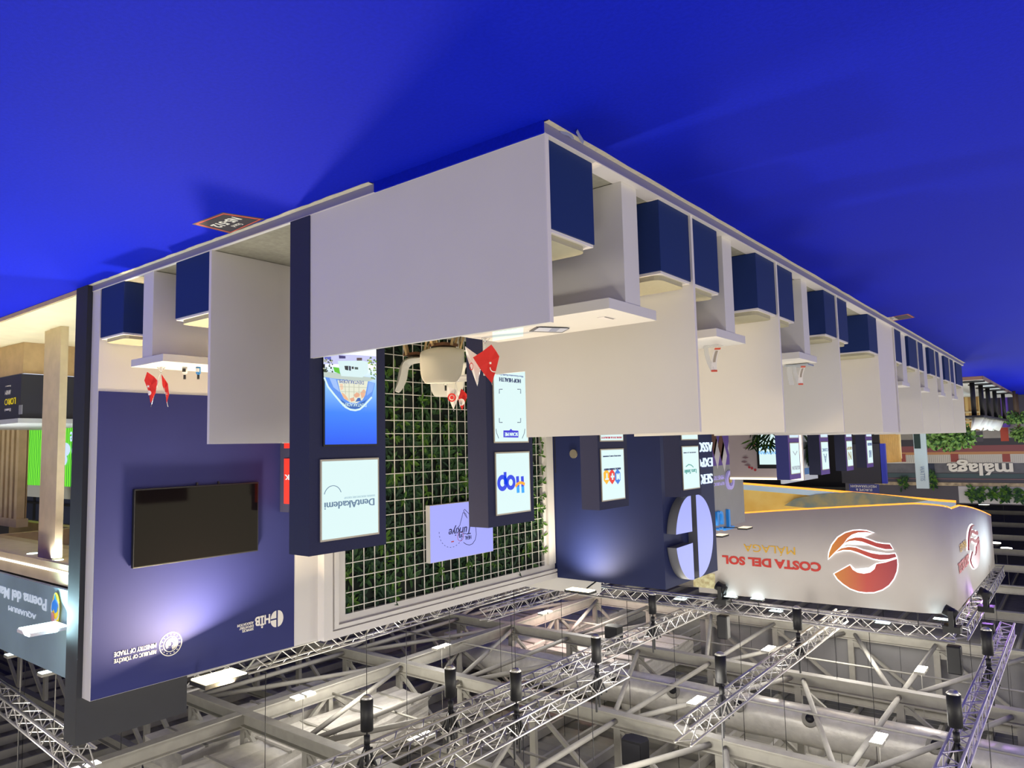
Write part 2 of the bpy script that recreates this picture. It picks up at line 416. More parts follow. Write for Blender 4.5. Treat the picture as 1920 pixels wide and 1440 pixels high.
def strip(nm, pts, wd, mt, t):
    """flat stroke through 3D points on a plane facing -X"""
    bm = nb(); prev = None; n = len(pts)
    for i, p in enumerate(pts):
        q0 = pts[max(0, i-1)]; q1 = pts[min(n-1, i+1)]; tg = (V(q1)-V(q0)).normalized()
        nr = V((0, -tg.z, tg.y))*wd/2
        cur = [bm.verts.new(V(p)+nr), bm.verts.new(V(p)-nr)]
        if prev: bm.faces.new((prev[0], cur[0], cur[1], prev[1]))
        prev = cur
    bmesh.ops.recalc_face_normals(bm, faces=bm.faces[:])
    r_ = bmesh.ops.extrude_face_region(bm, geom=bm.faces[:])
    bmesh.ops.translate(bm, verts=[v for v in r_['geom'] if isinstance(v, bmesh.types.BMVert)], vec=(-.002, 0, 0))
    bmesh.ops.recalc_face_normals(bm, faces=bm.faces[:])
    return done(nm, bm, mt, t)
# column 1
c1 = column(2.735, 3.357, 'navy display column with thin lettered light box over a blue sky screen, at the front edge')
pan(c1, 'sign_panel', 2.822, 3.275, 1.62, 2.105, M_led_white)
pan(c1, 'screen', 2.845, 3.268, .80, 1.515, gradmat('sky_screen', [(0, 'e8f2ff'), (.25, '7fb4f2'), (.6, '2f77e6'), (1, '0a4fe0')], 'Z', 1.0, 1.0, 1.515), frm=M_black)
M_inkblue = mat('ink_slate', '6f8fb0', .6, emit=.6)
textX('lettering', 'DentAkademi', XS, 701, 934, 947, 608, M_inkblue, c1)
textX('lettering', 'DENTAL HEALTHCARE GROUP', XS, 702, 927, 930.5, 645, mat('ink_pale', 'b9d4dc', .6, emit=.8), c1)
ring('swoosh', px(624, 931, XS), V((0, 1, 0)), -UP, .07, .066, D, M_inkblue, c1, 16, math.radians(20), math.radians(165))
sk = lambda pts: [(595+a_/7.575, 655+b_/7.579) for a_, b_ in pts]
SCR = [('upper_houses', [(88, 75), (300, 70), (540, 80), (835, 100), (835, 200), (290, 210), (88, 210)], 'c4c6ee'),
       ('house_purple', [(100, 110), (195, 105), (195, 150), (105, 140)], '5a62b8'), ('house_dark', [(305, 85), (400, 95), (400, 130), (310, 130)], '3a3470'), ('house_dark', [(560, 120), (635, 120), (635, 165), (560, 160)], '5a4a50'),
       ('facade_blue', [(95, 390), (150, 378), (270, 420), (730, 455), (822, 480), (775, 665), (700, 760), (630, 830), (540, 862), (440, 840), (340, 770), (240, 660), (160, 560)], '5a90ea'),
       ('facade_panel', [(170, 405), (265, 425), (290, 520), (320, 610), (230, 540)], '9cbcf4'), ('facade_panel', [(730, 460), (815, 482), (780, 600), (700, 660)], '86aef0'),
       ('billboard', [(285, 438), (500, 446), (722, 440), (700, 560), (680, 650), (640, 720), (560, 765), (470, 757), (380, 700), (325, 600)], 'e2e4cf'),
       ('billboard_figure', [(345, 610), (390, 640), (430, 690), (445, 730), (400, 715), (360, 670)], 'e8b48e'), ('billboard_figure', [(320, 490), (360, 490), (370, 560), (335, 585)], 'ecc8ac'),
       ('billboard_figure', [(510, 650), (560, 612), (605, 630), (600, 670), (545, 690)], 'e2a888'), ('billboard_figure', [(610, 620), (660, 565), (690, 600), (670, 670), (630, 700)], 'e6b090'), ('billboard_figure', [(460, 700), (520, 680), (530, 730), (480, 745)], 'dfa080'),
       ('billboard_figure', [(540, 745), (575, 690), (610, 690), (620, 735)], '2f5fae'),
       ('name_band', [(330, 712), (400, 768), (470, 782), (560, 788), (640, 760), (705, 712), (625, 828), (540, 850), (450, 835), (370, 782)], '2f62b0'),
       ('awning', [(90, 310), (220, 330), (340, 380), (640, 410), (770, 400), (833, 420), (730, 455), (500, 447), (270, 420), (150, 378), (92, 390)], 'bccac2'),
       ('shop_front', [(290, 165), (640, 160), (722, 180), (720, 330), (640, 400), (340, 380)], 'd4ecee'),
       ('shop_window', [(385, 235), (440, 235), (440, 300), (395, 290)], '262c34'), ('shop_window', [(447, 235), (477, 240), (477, 305), (450, 300)], '30304a'), ('shop_window', [(487, 245), (517, 245), (517, 280), (490, 280)], '262c34'), ('shop_window', [(530, 250), (580, 255), (580, 287), (532, 285)], '4a5a58'),
       ('green_car', [(222, 250), (310, 262), (326, 352), (245, 320)], '5cc030')]
for k, (nm, pts, c) in enumerate(SCR):
    polyX(nm, sk(pts), XS-.0004*(k+1), mat('scr_'+c, c, .5, emit=.85), c1, d=.0003)
XQ = XS-.0004*(len(SCR)+1)
strip('roof_line', [px(x, y, XQ) for x, y in sk([(97, 400), (150, 530), (240, 645), (330, 752), (400, 822), (470, 857), (540, 866), (600, 852), (660, 802), (772, 680)])], .012, M_led_white, c1)
for pts in ([(310, 530), (700, 545)], [(330, 600), (690, 610)], [(450, 450), (450, 740)], [(520, 450), (520, 690)], [(590, 450), (590, 640)], [(385, 445), (400, 640)]):
    strip('billboard_joint', [px(x, y, XQ) for x, y in sk(pts)], .0025, mat('scr_joint', 'b8bca8', .5, emit=.8), c1)
for (x0, x1, y0, y1, cols, n_) in ((700, 833, 110, 420, ('6a9a30', 'a8c040', '3f6a22'), 46), (90, 215, 140, 320, ('22301c', '3a4a28', 'b8b8a0'), 40)):
    for k in range(n_):
        xx, yy = random.uniform(x0, x1), random.uniform(y0, y1); r_ = random.uniform(8, 17)
        if x0 > 600 and xx < x0+(yy-y0)*.22: continue
        polyX('tree_leaf', sk([(xx-r_, yy), (xx, yy-r_), (xx+r_, yy+r_*.3), (xx, yy+r_)]), XQ-.0002*random.randint(1, 5), mat('scr_'+cols[k % 3], cols[k % 3], .5, emit=.85), c1, d=.0002)
textX('lettering', 'DENTAKADEMI', XQ-.001, 682, 714.5, 721, 636, mat('scr_ink', '2a50a8', .5, emit=.8), c1, depth=.001)
textX('lettering', 'DENTAKADEMI', XQ-.001, 687, 757, 763, 642, M_led_white, c1, depth=.001)
# column 2
c2 = column(4.43, 5.04, 'navy display column with blue and orange word sign above a white scan screen')
pan(c2, 'sign_panel', 4.53, 4.968, 1.61, 2.095, M_led_white)
pan(c2, 'screen', 4.52, 4.96, .79, 1.512, M_led_white)
M_hb = mat('ink_blue', '1038d8', .5, emit=.9); M_hl = mat('ink_sky', '1e9cf0', .5, emit=.9); M_ho = mat('ink_orange', 'f5a31c', .5, emit=.9)
ho = lambda x, y: px(x, y, XS)
strip('letter_stem', [ho(979, 893), ho(980, 912)], .036, M_hb, c2)
strip('letter_stem', [ho(970, 893), ho(971, 912)], .036, M_hb, c2)
strip('letter_stem', [ho(980, 912), ho(980.5, 924)], .036, M_hl, c2)
strip('letter_stem', [ho(971, 912), ho(971.5, 924)], .036, M_hl, c2)
strip('orange_arc', [ho(983, 908)+V((-.003, 0, 0)), ho(979, 905.5)+V((-.003, 0, 0)), ho(974, 905)+V((-.003, 0, 0)), ho(969, 908)+V((-.003, 0, 0)), ho(966, 912.5)+V((-.003, 0, 0))], .024, M_ho, c2)
co = ho(957.5, 904.5); ring('letter_o', co, V((0, 1, 0)), UP, .062, .028, D, M_hb, c2)
cp = ho(942, 905.5); ring('letter_bowl', cp, V((0, 1, 0)), UP, .066, .03, D, M_hb, c2)
strip('letter_stem', [ho(946.8, 885), ho(947.3, 908)], .034, M_hb, c2)
M_ink = mat('ink_dark', '3a4a80', .5, emit=.5)
textX('lettering', 'HOP HEALTH', XS, 975.5, 711, 718.5, 936, M_ink, c2)
textX('lettering', 'New Generation Health Tourism', XS, 980, 705, 708, 927, mat('ink_faint', '8a9cc0', .5, emit=.7), c2)
for sx, sy in ((0, 0), (0, 1), (1, 0), (1, 1)):
    x = 976 if sx else 936; y = 792 if sy else 730
    dx = -6 if sx else 6; dy = -8 if sy else 8
    strip('corner_mark', [ho(x+dx, y), ho(x, y), ho(x, y+dy)], .006, M_ink, c2)
strip('hint_arrow', [ho(930, 804), ho(931, 812), ho(935, 822)], .004, M_ink, c2)
strip('hint_arrow', [ho(984, 804), ho(983, 812), ho(979, 822)], .004, M_ink, c2)
polyX('scan_badge', [(944, 807), (955, 807), (958, 804), (961, 807), (972, 807.5), (972, 820.5), (944, 820)], XS, mat('badge_blue', '2a20c8', .5, emit=.9), c2, d=.002)
textX('lettering', 'SCAN ME', XS-.003, 970, 811, 817.5, 946, M_led_white, c2)
# column 3
c3 = column(6.11, 6.69, 'navy display column with yellow, red and blue hexagon logo sign')
pan(c3, 'sign_panel', 6.155, 6.588, 1.612, 2.103, M_led_white)
pan(c3, 'screen', 6.155, 6.588, .8, 1.515, M_led_white)
for nm, cxx, col, ch_ in (('hexagon', 1158, '2a6fd0', 'M'), ('hexagon', 1147.5, 'e0281f', '+'), ('hexagon', 1137, 'f0b018', 'T')):
    q = px(cxx, 893.5, XS); s = .062
    poly(nm, [q+V((0, y_, z_)) for y_, z_ in ((0, s*1.25), (-s*.85, s*.6), (-s*.85, -s*.6), (0, -s*1.25), (s*.85, -s*.6), (s*.85, s*.6))], D, mat('hex_'+col, col, .5, emit=.9), c3)
    text('lettering', ch_, q+V((-.003, .03, -.032)), RX, .06, .064, M_led_white, c3, bold=.04)
textX('lettering', 'MEDICAL TOURISM TURKEY', XS, 1163, 876.5, 880, 1132, M_ink, c3)
textX('lettering', 'HEALTH | CARE | TURKIYE', XS, 1163, 852.5, 855.5, 1130, M_ink, c3)
textX('lettering', 'HEALTH & BEAUTY', XS, 1165, 818.5, 822, 1127, mat('ink_red', 'c84a60', .5, emit=.7), c3)
# column 4
c4 = column(7.93, 8.5, 'navy display column with faint teal script logo, in front of the tower')
pan(c4, 'sign_panel', 7.99, 8.43, 1.61, 2.105, M_led_white)
pan(c4, 'screen', 7.99, 8.43, .8, 1.515, M_led_white)
M_teal = mat('ink_teal', '5fb0a8', .5, emit=.7)
textX('lettering', 'Lara Smile', XS, 1305, 879, 887, 1283, M_teal, c4)
strip('swoosh', [px(x, y, XS) for x, y in ((1300, 876), (1296, 872), (1291, 871), (1286, 875))], .012, M_teal, c4)
textX('lettering', 'DENTAL | CARE', XS, 1304, 846.5, 849, 1281, M_ink, c4)
# far columns
far = [(11.92, 12.5, 'far display column with purple front beside the light-edged wall', '', 'KIZILEN', 'b9c4d0'), (13.68, 14.24, 'far display column with purple front, second past the light-edged wall', 'A', 'CLINIC', '9ab0d0'),
       (15.46, 16.0, 'far display column with purple front, third past the light-edged wall', 'N', 'GROUP', 'b8a878'), (17.17, 17.77, 'far display column with purple front, last in the row', 'A U', 'HEALTH', '3a50a0')]
for (y0, y1, lab, g, tx_, col) in far:
    c = column(y0, y1, lab, mat('deep_navy', '171c3c', .7) if y0 > 12.6 else mat('royal_navy', '2a2f78', .7), True)
    pan(c, 'sign_panel', y0+.06, y1-.07, 1.61, 2.1, M_led_white)
    pan(c, 'screen', y0+.06, y1-.07, .8, 1.515, mat('lit_pale_blue', 'bcd4ff', .4, emit=1.0))
    mi = mat('ink_'+col, col, .5, emit=.6)
    if y0 > 17: text('lettering', tx_, (XS, y1-.12, 1.66), RX, .36, .06, mi, c)
    else: text('lettering', tx_, (XS, y1-.1, 1.98 if not g else 1.72), RX, .38, .06, mi, c)
    if g: text('logo_mark', g, (XS, y1-.2, 1.82), RX, .2, .16, mi, c)
    else: strip('logo_mark', [V((XS, y1-.18, 1.74)), V((XS, (y0+y1)/2, 1.8)), V((XS, y0+.18, 1.74))], .02, mi, c)

# ================================================================== GREEN PLANT WALL
gw = thing('plant_wall', (XW, 7.3, ZP), 'framed green plant wall behind a white metal grid', 'plant wall')
YO0, YI0, YI1, YO1 = 5.10, 5.43, 9.33, 9.61
ZO, ZI = 3.655, 3.43
ST = [(0, .36, .115), (.36, .44, .085), (.44, .62, .115), (.62, 1, .07)]
bs_, bt_ = nb(), nb()
for (f0, f1, xo) in ST:
    ya, yb = YO0+(YI0-YO0)*f0, YO0+(YI0-YO0)*f1; za, zb_ = ZO-(ZO-ZI)*f0, ZO-(ZO-ZI)*f1
    prism(bs_, [(XW, ya, ZP), (XW, yb, ZP), (XW, yb, zb_), (XW, ya, za)], (-xo, 0, 0))
    prism(bt_, [(XW, ya, za), (XW, yb, zb_), (XW, YO1, zb_), (XW, YO1, za)], (-xo, 0, 0))
done('frame_side', bs_, M_white, gw); done('frame_top', bt_, M_white, gw)
bm = nb()
bx(bm, (XW-.07, YI1, ZP), (XW, 9.40, ZI)); bx(bm, (XW-.115, 9.40, ZP), (XW, 9.50, ZI)); bx(bm, (XW-.09, 9.50, ZP), (XW, YO1, ZI))
done('frame_side', bm, M_white, gw)
box('backing', (XW-.012, YI0, ZP), (XW-.001, YI1, ZI), M_green_back, gw)
n = 0
for k in range(24):
    y = 5.536+k*.1655
    if y > YI1-.01: break
    box('grid_bar', (XW-.078, y-.0045, ZP), (XW-.07, y+.0045, ZI), M_print_white, gw)
for k in range(21):
    z = ZI-.075-k*.166
    box('grid_bar', (XW-.086, YI0, z-.0045), (XW-.078, YI1, z+.0045), M_print_white, gw)
bm = nb()
def leaf(bm, c, d, nrm, L, W, mi):
    d = V(d).normalized(); s = d.cross(V(nrm)).normalized(); c = V(c); nn = s.cross(d)
    v = [c, c+d*L*.35+s*W*.5+nn*L*.08, c+d*L*.75+s*W*.38+nn*L*.06, c+d*L, c+d*L*.75-s*W*.38+nn*L*.06, c+d*L*.35-s*W*.5+nn*L*.08]
    vv = [bm.verts.new(q) for q in v]
    f = bm.faces.new(vv[:4]); g = bm.faces.new((vv[0], vv[3], vv[4], vv[5])); f.material_index = g.material_index = mi
for k in range(900):
    c = V((XW-.015, random.uniform(YI0+.05, YI1-.05), random.uniform(ZP+.05, ZI-.05)))
    kind = random.random(); mi = 0 if kind < .5 else (1 if kind < .88 else 2)
    big = random.uniform(.1, .19)
    for j in range(random.randint(5, 8)):
        an = random.uniform(0, 6.28)
        d = V((-random.uniform(.12, .38), math.cos(an), math.sin(an)))
        leaf(bm, c, d, (-1, 0, 0), big*random.uniform(.7, 1.1), big*random.uniform(.14, .4), mi)
for k in range(26):    # sprigs that poke through the grid
    c = V((XW-.07, random.uniform(YI0+.1, YI1-.05), random.uniform(.8, ZI-.03)))
    if k < 9: c = V((XW-.07, YI1-.02, 1.5+k*.21))
    for j in range(6):
        an = random.uniform(0, 6.28); d = V((-.25, math.cos(an), math.sin(an)))
        leaf(bm, c, d, (-1, 0, 0), random.uniform(.07, .13), .035, random.choice((1, 2, 2)))
done('foliage', bm, M_leafs, gw, kind='stuff')

hb = thing('light_box_sign', (6.72, 7.4, 2.3), 'lavender lit rectangular sign with script lettering hanging on the plant wall', 'sign')
box('case', (6.70, 6.72, 2.295), (6.775, 7.98, 3.03), M_white, hb)
box('lit_face', (6.698, 6.725, 2.3), (6.70, 7.975, 3.025), mat('lit_lavender_soft', 'a6aaff', .4, emit=.78), hb)
M_pen = mat('ink_indigo', '2a2a60', .6)
XH = 6.6975
def hs(pts, wd=.01, mt=M_pen, nm='pen_line'): return strip(nm, [px(x, y, XH) for x, y in pts], wd, mt, hb)
textX('lettering', 'HEAL', XH, 883, 1003.5, 1010.5, 871.5, M_pen, hb)
textX('lettering', 'in', XH, 866.5, 1001, 1010, 860.5, M_pen, hb, shear=.2)
textX('lettering', 'Türkiye', XH, 882, 981, 1001, 841, M_pen, hb, shear=.3)
cc = px(863.3, 1006, XH); ring('pen_circle', cc, V((0, 1, 0)), UP, .062, .056, D, mat('ink_pink', 'c04a7a', .6), hb, 20)
hs([(869, 1017), (874, 1020.5), (880, 1022), (886, 1019.5), (891, 1012), (893, 1002), (892, 990), (889.5, 978), (885, 970), (878, 962), (871, 955), (869, 957), (872, 966), (876, 972), (873, 963), (868, 961), (866, 970), (862, 985), (858, 990)], .008)
for k in range(13):
    a = math.radians(100+k*14); q = px(847, 996, XH)
    strip('pen_dash', [q+V((0, -math.cos(a)*-.26 if False else .24*math.sin(a), .21*math.cos(a)*-1)), q+V((0, .24*math.sin(a+.1), -.21*math.cos(a+.1)))], .006, M_pen, hb)
hs([(846, 1016), (851, 1015)], .014, mat('ink_red2', 'c83a40', .6), 'red_tick')

# ================================================================== BLUE TOWER
YT, XTW = 9.625, 4.87
tw = thing('sign_tower', (5.9, 10.4, ZP), 'tall dark blue square tower behind the display columns', 'tower')
box('body', (XTW, YT, ZP), (7.02, 11.5, 3.655), mat('tower_blue', '1a2557', .6, noise=.05, nscale=4, spec=.35), tw)
box('cable_slot', (XTW+1.86, YT-.003, 1.0), (XTW+1.875, YT, 2.0), M_black, tw)
pq = py(1076, 851, YT)
poly('round_boss', disc_pts(pq, RY, UP, .07, 18), (0, -.02, 0), mat('boss_tan', '7d7568', .7), tw)
for (b, yl, yh) in (('SERVICES', 887.5, 905.5), ('EXPORTERS\'', 857.5, 875), ('ASSOCIATION', 829, 846.5)):
    a0 = px(1334, yl, XTW); z1 = px(1334, yh, XTW).z
    text('channel_letters', b, (XTW, a0.y, a0.z), RX, len(b)*.145, z1-a0.z, mat('lit_letter', 'd4e6ff', .4, emit=1.0), tw, depth=.02)
sg = thing('round_logo_sign', (4.72, 10.36, 2.35), 'large round lavender lit sign cut into three pieces on the blue tower', 'sign')
XC_ = 4.72
a = px(1268, 1020, XC_); b = px(1337, 1008, XC_)
yc = (a.y+b.y)/2; rr = (b.y-a.y)/2; zt = px(1300, 1087, XC_).z; zb = px(1300, 928, XC_).z; zc = (zt+zb)/2; rz = (zt-zb)/2
c0 = V((XC_, yc, zc))
M_side = mat('sign_return', '6f7078', .5)
def sgp(pts, nm):
    poly(nm+'_return', pts, (.148, 0, 0), M_side, sg)
    poly(nm+'_face', [V(p)+V((-.003, 0, 0)) for p in pts], (.003, 0, 0), M_led_lav, sg)
g = .08
h1 = disc_pts(c0+V((0, g, 0)), V((0, 1, 0)), UP, rr-g, 30, -math.pi/2, math.pi/2, rz)
sgp(h1, 'half_disc')
gz = .085
q1 = [c0+V((0, -g*1.3, gz))]+[p for p in disc_pts(c0+V((0, -g*1.3, 0)), V((0, -1, 0)), UP, rr-g*1.3, 30, 0, math.pi/2, rz) if p.z > c0.z+gz+.01]
sgp(q1, 'upper_quarter')
q2 = [c0+V((0, -g*1.3, -gz))]+[p for p in disc_pts(c0+V((0, -g*1.3, 0)), V((0, -1, 0)), -UP, rr-g*1.3, 30, 0, math.pi/2, rz) if p.z < c0.z-gz-.01]
sgp(q2, 'lower_quarter')
# spot on the tower
TL = V((6.05, 9.2, 3.70))
tl = thing('wall_washer', TL, 'flat floodlight bar at the top of the blue tower', 'floodlight')
box('housing', TL+V((-.22, -.1, .01)), TL+V((.22, .1, .04)), M_black, tl)
box('lamp_face', TL+V((-.2, -.09, 0)), TL+V((.2, .09, .01)), M_lampwarm, tl)
tube('arm', TL+V((0, .1, .03)), (6.05, 9.64, 3.655), .012, M_black, tl)
area('wall_washer_lamp', TL+V((0, 0, -.02)), TL+V((0, .35, -1)), 26, .38, .16, (1, .88, .66), 120)
fb = box('wall_behind_tower', (6.15, 9.7, 3.66), (7.6, 9.95, 3.88), M_white, label='white fascia board on top behind the blue tower', cat='fascia')

# ================================================================== PANELS BEHIND THE TOWER
XP = 6.0
tp = thing('lettered_panel', (XP, 13, ZP), 'grey wall panel with blue raised letters behind the round sign', 'wall panel')
box('board', (XP, 11.6, 2.05), (XP+.08, 15.78, 3.33), mat('silver_panel', '9b9da4', .5, noise=.05, nscale=3), tp)
box('purple_board', (XP-.004, 11.6, ZP), (XP+.08, 15.76, 2.05), mat('purple_panel', '6a4fae', .6, noise=.06, nscale=4), tp)
a0 = px(1370, 941, XP); M_tb = mat('letter_blue', '2a86d8', .4, emit=.25)
text('raised_letters', 'Türkiye', (XP, a0.y, px(1370, 941, XP).z), RX, 2.62, .55, M_tb, tp, depth=.06)
qe = px(1458.0-98.5, 861+10, XP); qe = px(1357+0, 861, XP)
qe = px(1366.5, 900, XP)
ring('round_seal', qe, V((0, 1, 0)), UP, .2, .13, (-.05, 0, 0), mat('seal_lav', 'a49ad8', .5, emit=.3), tp)
poly('seal_core', disc_pts(qe, V((0, 1, 0)), UP, .06, 14), (-.05, 0, 0), mat('seal_core', 'c9b46a', .5), tp)
M_lav2 = mat('lav_letters', 'aaa0e0', .5, emit=.3)
text('raised_letters', 'REPUBLIC OF TÜRKİYE', (XP, qe.y-.26, qe.z+.02), RX, 1.3, .09, M_lav2, tp, depth=.008)
text('raised_letters', 'MINISTRY OF TRADE', (XP, qe.y-.26, qe.z-.12), RX, 1.2, .09, M_lav2, tp, depth=.008)
dm = [mat('pic_white', 'd9d4dc', .5), mat('pic_brown', '6a4030', .5), mat('pic_white', 'd9d4dc', .5)]
for (x, y, mt_) in ((1344, 849, 0), (1352, 836, 1), (1357, 855, 0), (1370, 840, 2), (1338, 826, 1), (1383, 824, 1)):
    q = px(x, y, XP-.004)
    poly('picture_diamond', [q+V((0, 0, .33)), q+V((0, -.17, 0)), q+V((0, 0, -.33)), q+V((0, .17, 0))], (-.004, 0, 0), dm[mt_], tp)
for (x, y, lab) in ((1397, 989, 'small arm floodlight above the grey lettered panel, farther one'), (1351, 1003, 'small arm floodlight above the grey lettered panel, beside the round sign')):
    q = px(x, y, XP-.45)
    t = thing('arm_floodlight', q, lab, 'floodlight')
    box('housing', q+V((-.1, -.16, .0)), q+V((.1, .16, .03)), M_black, t)
    box('lamp_face', q+V((-.09, -.15, -.008)), q+V((.09, .15, 0)), mat('lamp_dim', 'ffe6c0', .4, emit=1.2), t)
    tube('arm', q+V((.1, 0, .01)), (XP+.04, q.y, 3.33), .01, M_black, t)

lw2 = thing('light_edged_wall', (4.4, 12.9, ZP), 'pale pink wall with a glowing rounded edge, behind the far column', 'wall panel')
LX0, LX1, LZ = 3.86, 5.16, 2.25
box('board', (LX0, 12.95, ZP), (LX1, 13.03, LZ), mat('blush_board', 'cbbcc0', .6, noise=.05, nscale=3), lw2)
M_strip_led = mat('led_strip', 'fff4d0', .4, emit=1.6)
box('led_edge', (LX0, 12.93, LZ-.035), (LX1, 12.95, LZ), M_strip_led, lw2)
box('led_edge', (LX0, 12.93, 1.0), (LX0+.035, 12.95, LZ-.036), M_strip_led, lw2)
sc = px(1438, 848, 12.9) if False else py(1438, 848, 12.9)
box('screen_frame', (py(1455, 850, 12.9).x-.02, 12.90, 1.2), (py(1419, 850, 12.9).x, 12.95, 2.05), M_black, lw2)
box('screen', (py(1455, 850, 12.9).x-.01, 12.897, 1.22), (py(1423.5, 850, 12.9).x, 12.90, 1.98), M_led_white, lw2)
text('lettering', 'NOVIAN', (py(1455, 850, 12.9).x+.0, 12.895, 1.74), RY, .3, .06, M_hl, lw2)
text('lettering', 'VISION', (py(1455, 850, 12.9).x+.0, 12.895, 1.64), RY, .26, .06, M_hl, lw2)
bm = nb()
for k in range(60):
    leaf(bm, (random.uniform(4.25, 4.7), 12.85, random.uniform(1.3, 1.62)), (random.uniform(-1, 1), -.3, random.uniform(.2, 1)), (0, -1, 0), .22, .03, random.choice((0, 1, 2)))
done('foliage', bm, M_leafs, lw2, kind='stuff')
M_branch = mat('print_branch', '8a6f78', .7); M_berry = mat('print_berry', 'b8404a', .7)
for (x, y) in ((1402, 866), (1408, 872), (1412, 835), (1406, 840), (1404, 858)):
    q = py(x, y, 12.94); poly('printed_leaf', [q, q+V((.06, 0, .02)), q+V((.13, 0, 0)), q+V((.06, 0, -.02))], (0, -.002, 0), M_branch, lw2)
for (x, y) in ((1413, 836), (1405, 876), (1416, 881), (1410, 878)):
    q = py(x, y, 12.94); poly('printed_berry', disc_pts(q, RY, UP, .025, 8), (0, -.002, 0), M_berry, lw2)

bp_ = thing('blue_graphic_board', (4.3, 14.5, ZP), 'white board with blue band and palm print between two far columns', 'wall panel')
box('board', (4.25, 13.1, ZP), (4.3, 15.2, 2.33), mat('pale_board', 'cfd8ea', .5), bp_)
box('blue_band', (4.247, 13.1, 2.1), (4.25, 15.2, 2.22), mat('band_blue', '4a82c8', .5), bp_)
bm = nb()
for k in range(30): leaf(bm, (4.245, 14.6, 1.6), (-.1, random.uniform(-.7, .9), random.uniform(-.2, 1)), (-1, 0, 0), .55, .05, random.choice((0, 1)))
done('palm_print', bm, M_leafs, bp_, kind='stuff')

# ================================================================== SMALL THINGS ON THE TABLES
def flagset(base, dirs, scale, label, red_first=True):
    """chrome tripod with two poles; each flag hangs as folded cloth"""
    base = V(base); t = thing('table_flags', base, label, 'flags', 'pairs of small table flags')
    bm = nb()
    for k in range(3):
        a = k*2.09+.4; tb(bm, base+V((math.cos(a)*.035, math.sin(a)*.035, .002)), base+V((0, 0, .03)), .004, 6)
    tb(bm, base, base+V((0, 0, .035)), .012, 10, .006)
    done('tripod_base', bm, M_chrome, t, smooth=True)
    return t
def cloth(nm, t, P, pix, mt, wob=.012):
    """flag cloth from a photo outline at the depth of P, folded in depth"""
    pts = [pd(x, y, P) for x, y in pix]
    c = sum(pts, V())/len(pts)
    bm = nb(); vv = []
    for i, p in enumerate(pts):
        vv.append(bm.verts.new(p+fw*(wob if i % 2 else -wob)))
    cv = bm.verts.new(c)
    for i in range(len(vv)): bm.faces.new((vv[i], vv[(i+1) % len(vv)], cv))
    bmesh.ops.recalc_face_normals(bm, faces=bm.faces[:])
    r_ = bmesh.ops.extrude_face_region(bm, geom=bm.faces[:])
    bmesh.ops.translate(bm, verts=[v for v in r_['geom'] if isinstance(v, bmesh.types.BMVert)], vec=fw*.003)
    bmesh.ops.recalc_face_normals(bm, faces=bm.faces[:])
    return done(nm, bm, mt, t)
def star_pts(c, r, R, U, rot=0):
    return [V(c)+V(R)*math.cos(rot+math.pi/2+i*math.pi/5)*(r if i % 2 == 0 else r*.42)+V(U)*math.sin(rot+math.pi/2+i*math.pi/5)*(r if i % 2 == 0 else r*.42) for i in range(10)]
def crescent(nm, t, c, r, R, U, mt, a0=40, a1=320):
    A = [V(c)+V(R)*math.cos(math.radians(a))*r+V(U)*math.sin(math.radians(a))*r for a in range(a0, a1+1, 14)]
    B = [V(c)+V(R)*(.25*r+math.cos(math.radians(a))*r*.8)+V(U)*math.sin(math.radians(a))*r*.8 for a in range(a1, a0-1, -14)]
    return poly(nm, A+B, fw*-.002, mt, t)
fh = V((fw.x, fw.y, 0)).normalized()
# nearest pair on the table behind the low front panel
P = pz(909, 634, .82)
f1 = flagset(P, None, 1, 'pair of red and white table flags in front of the scan screen column')
tube('pole', P+V((0, 0, .03)), pd(895, 724.5, P), .0022, M_chrome, f1, 6)
tube('pole', P+V((0, 0, .03)), pd(922.6, 722, P-fh*.02), .0022, M_chrome, f1, 6)
s5 = lambda a, b: (680+a/5.053, 600+b/5.053)
cloth('white_flag', f1, P+fh*.02, [s5(970, 248), s5(1040, 300), s5(1085, 330), s5(1112, 480), s5(1085, 622), s5(1040, 500), s5(1005, 400), s5(980, 330)], M_flagwhite)
Pr = P-fh*.03
cloth('red_flag', f1, Pr, [s5(1045, 355), s5(1130, 300), s5(1220, 232), s5(1262, 290), s5(1295, 345), s5(1265, 470), s5(1225, 600), s5(1165, 530), s5(1105, 450)], M_red, .008)
Ps = Pr-fh*.014
poly('flag_star', star_pts(pd(*s5(1210, 408), Ps), .0115, -rt, -up, .3), fw*-.002, M_flagwhite, f1)
ring('flag_crescent', pd(*s5(1248, 452), Ps), rt, up, .031, .025, fw*-.002, M_flagwhite, f1, 14, math.radians(-5), math.radians(105))
ring('flag_seal', pd(*s5(1030, 440), P-fh*.012), rt*.5, up, .026, .02, fw*-.002, M_red, f1, 16)
# pair farther inside on the round table
RTc = V((5.78, 6.28, .75))
P = V((RTc.x-.05, RTc.y-.08, .76))
f2 = flagset(P, None, 1, 'pair of table flags on the round table among the white chairs')
k0 = pd(857, 718, P)
tube('pole', P+V((0, 0, .03)), pd(850.5, 771, P), .0025, M_chrome, f2, 6)
tube('pole', P+V((0, 0, .03)), pd(864.5, 773, P), .0025, M_chrome, f2, 6)
cloth('white_flag', f2, P, [s5(805, 630), s5(870, 655), s5(925, 685), s5(895, 765), s5(860, 850), s5(825, 770), s5(798, 700)], M_flagwhite)
cloth('red_flag', f2, P+fh*.04, [s5(935, 650), s5(970, 685), s5(995, 715), s5(965, 790), s5(945, 855), s5(918, 800), s5(900, 745)], M_red)
ring('flag_seal', pd(*s5(845, 735), P-fh*.02), rt, up, .05, .034, fw*-.002, M_red, f2, 18)
poly('flag_seal_core', disc_pts(pd(*s5(845, 735), P-fh*.02), rt, up, .022, 12), fw*-.002, M_red, f2)
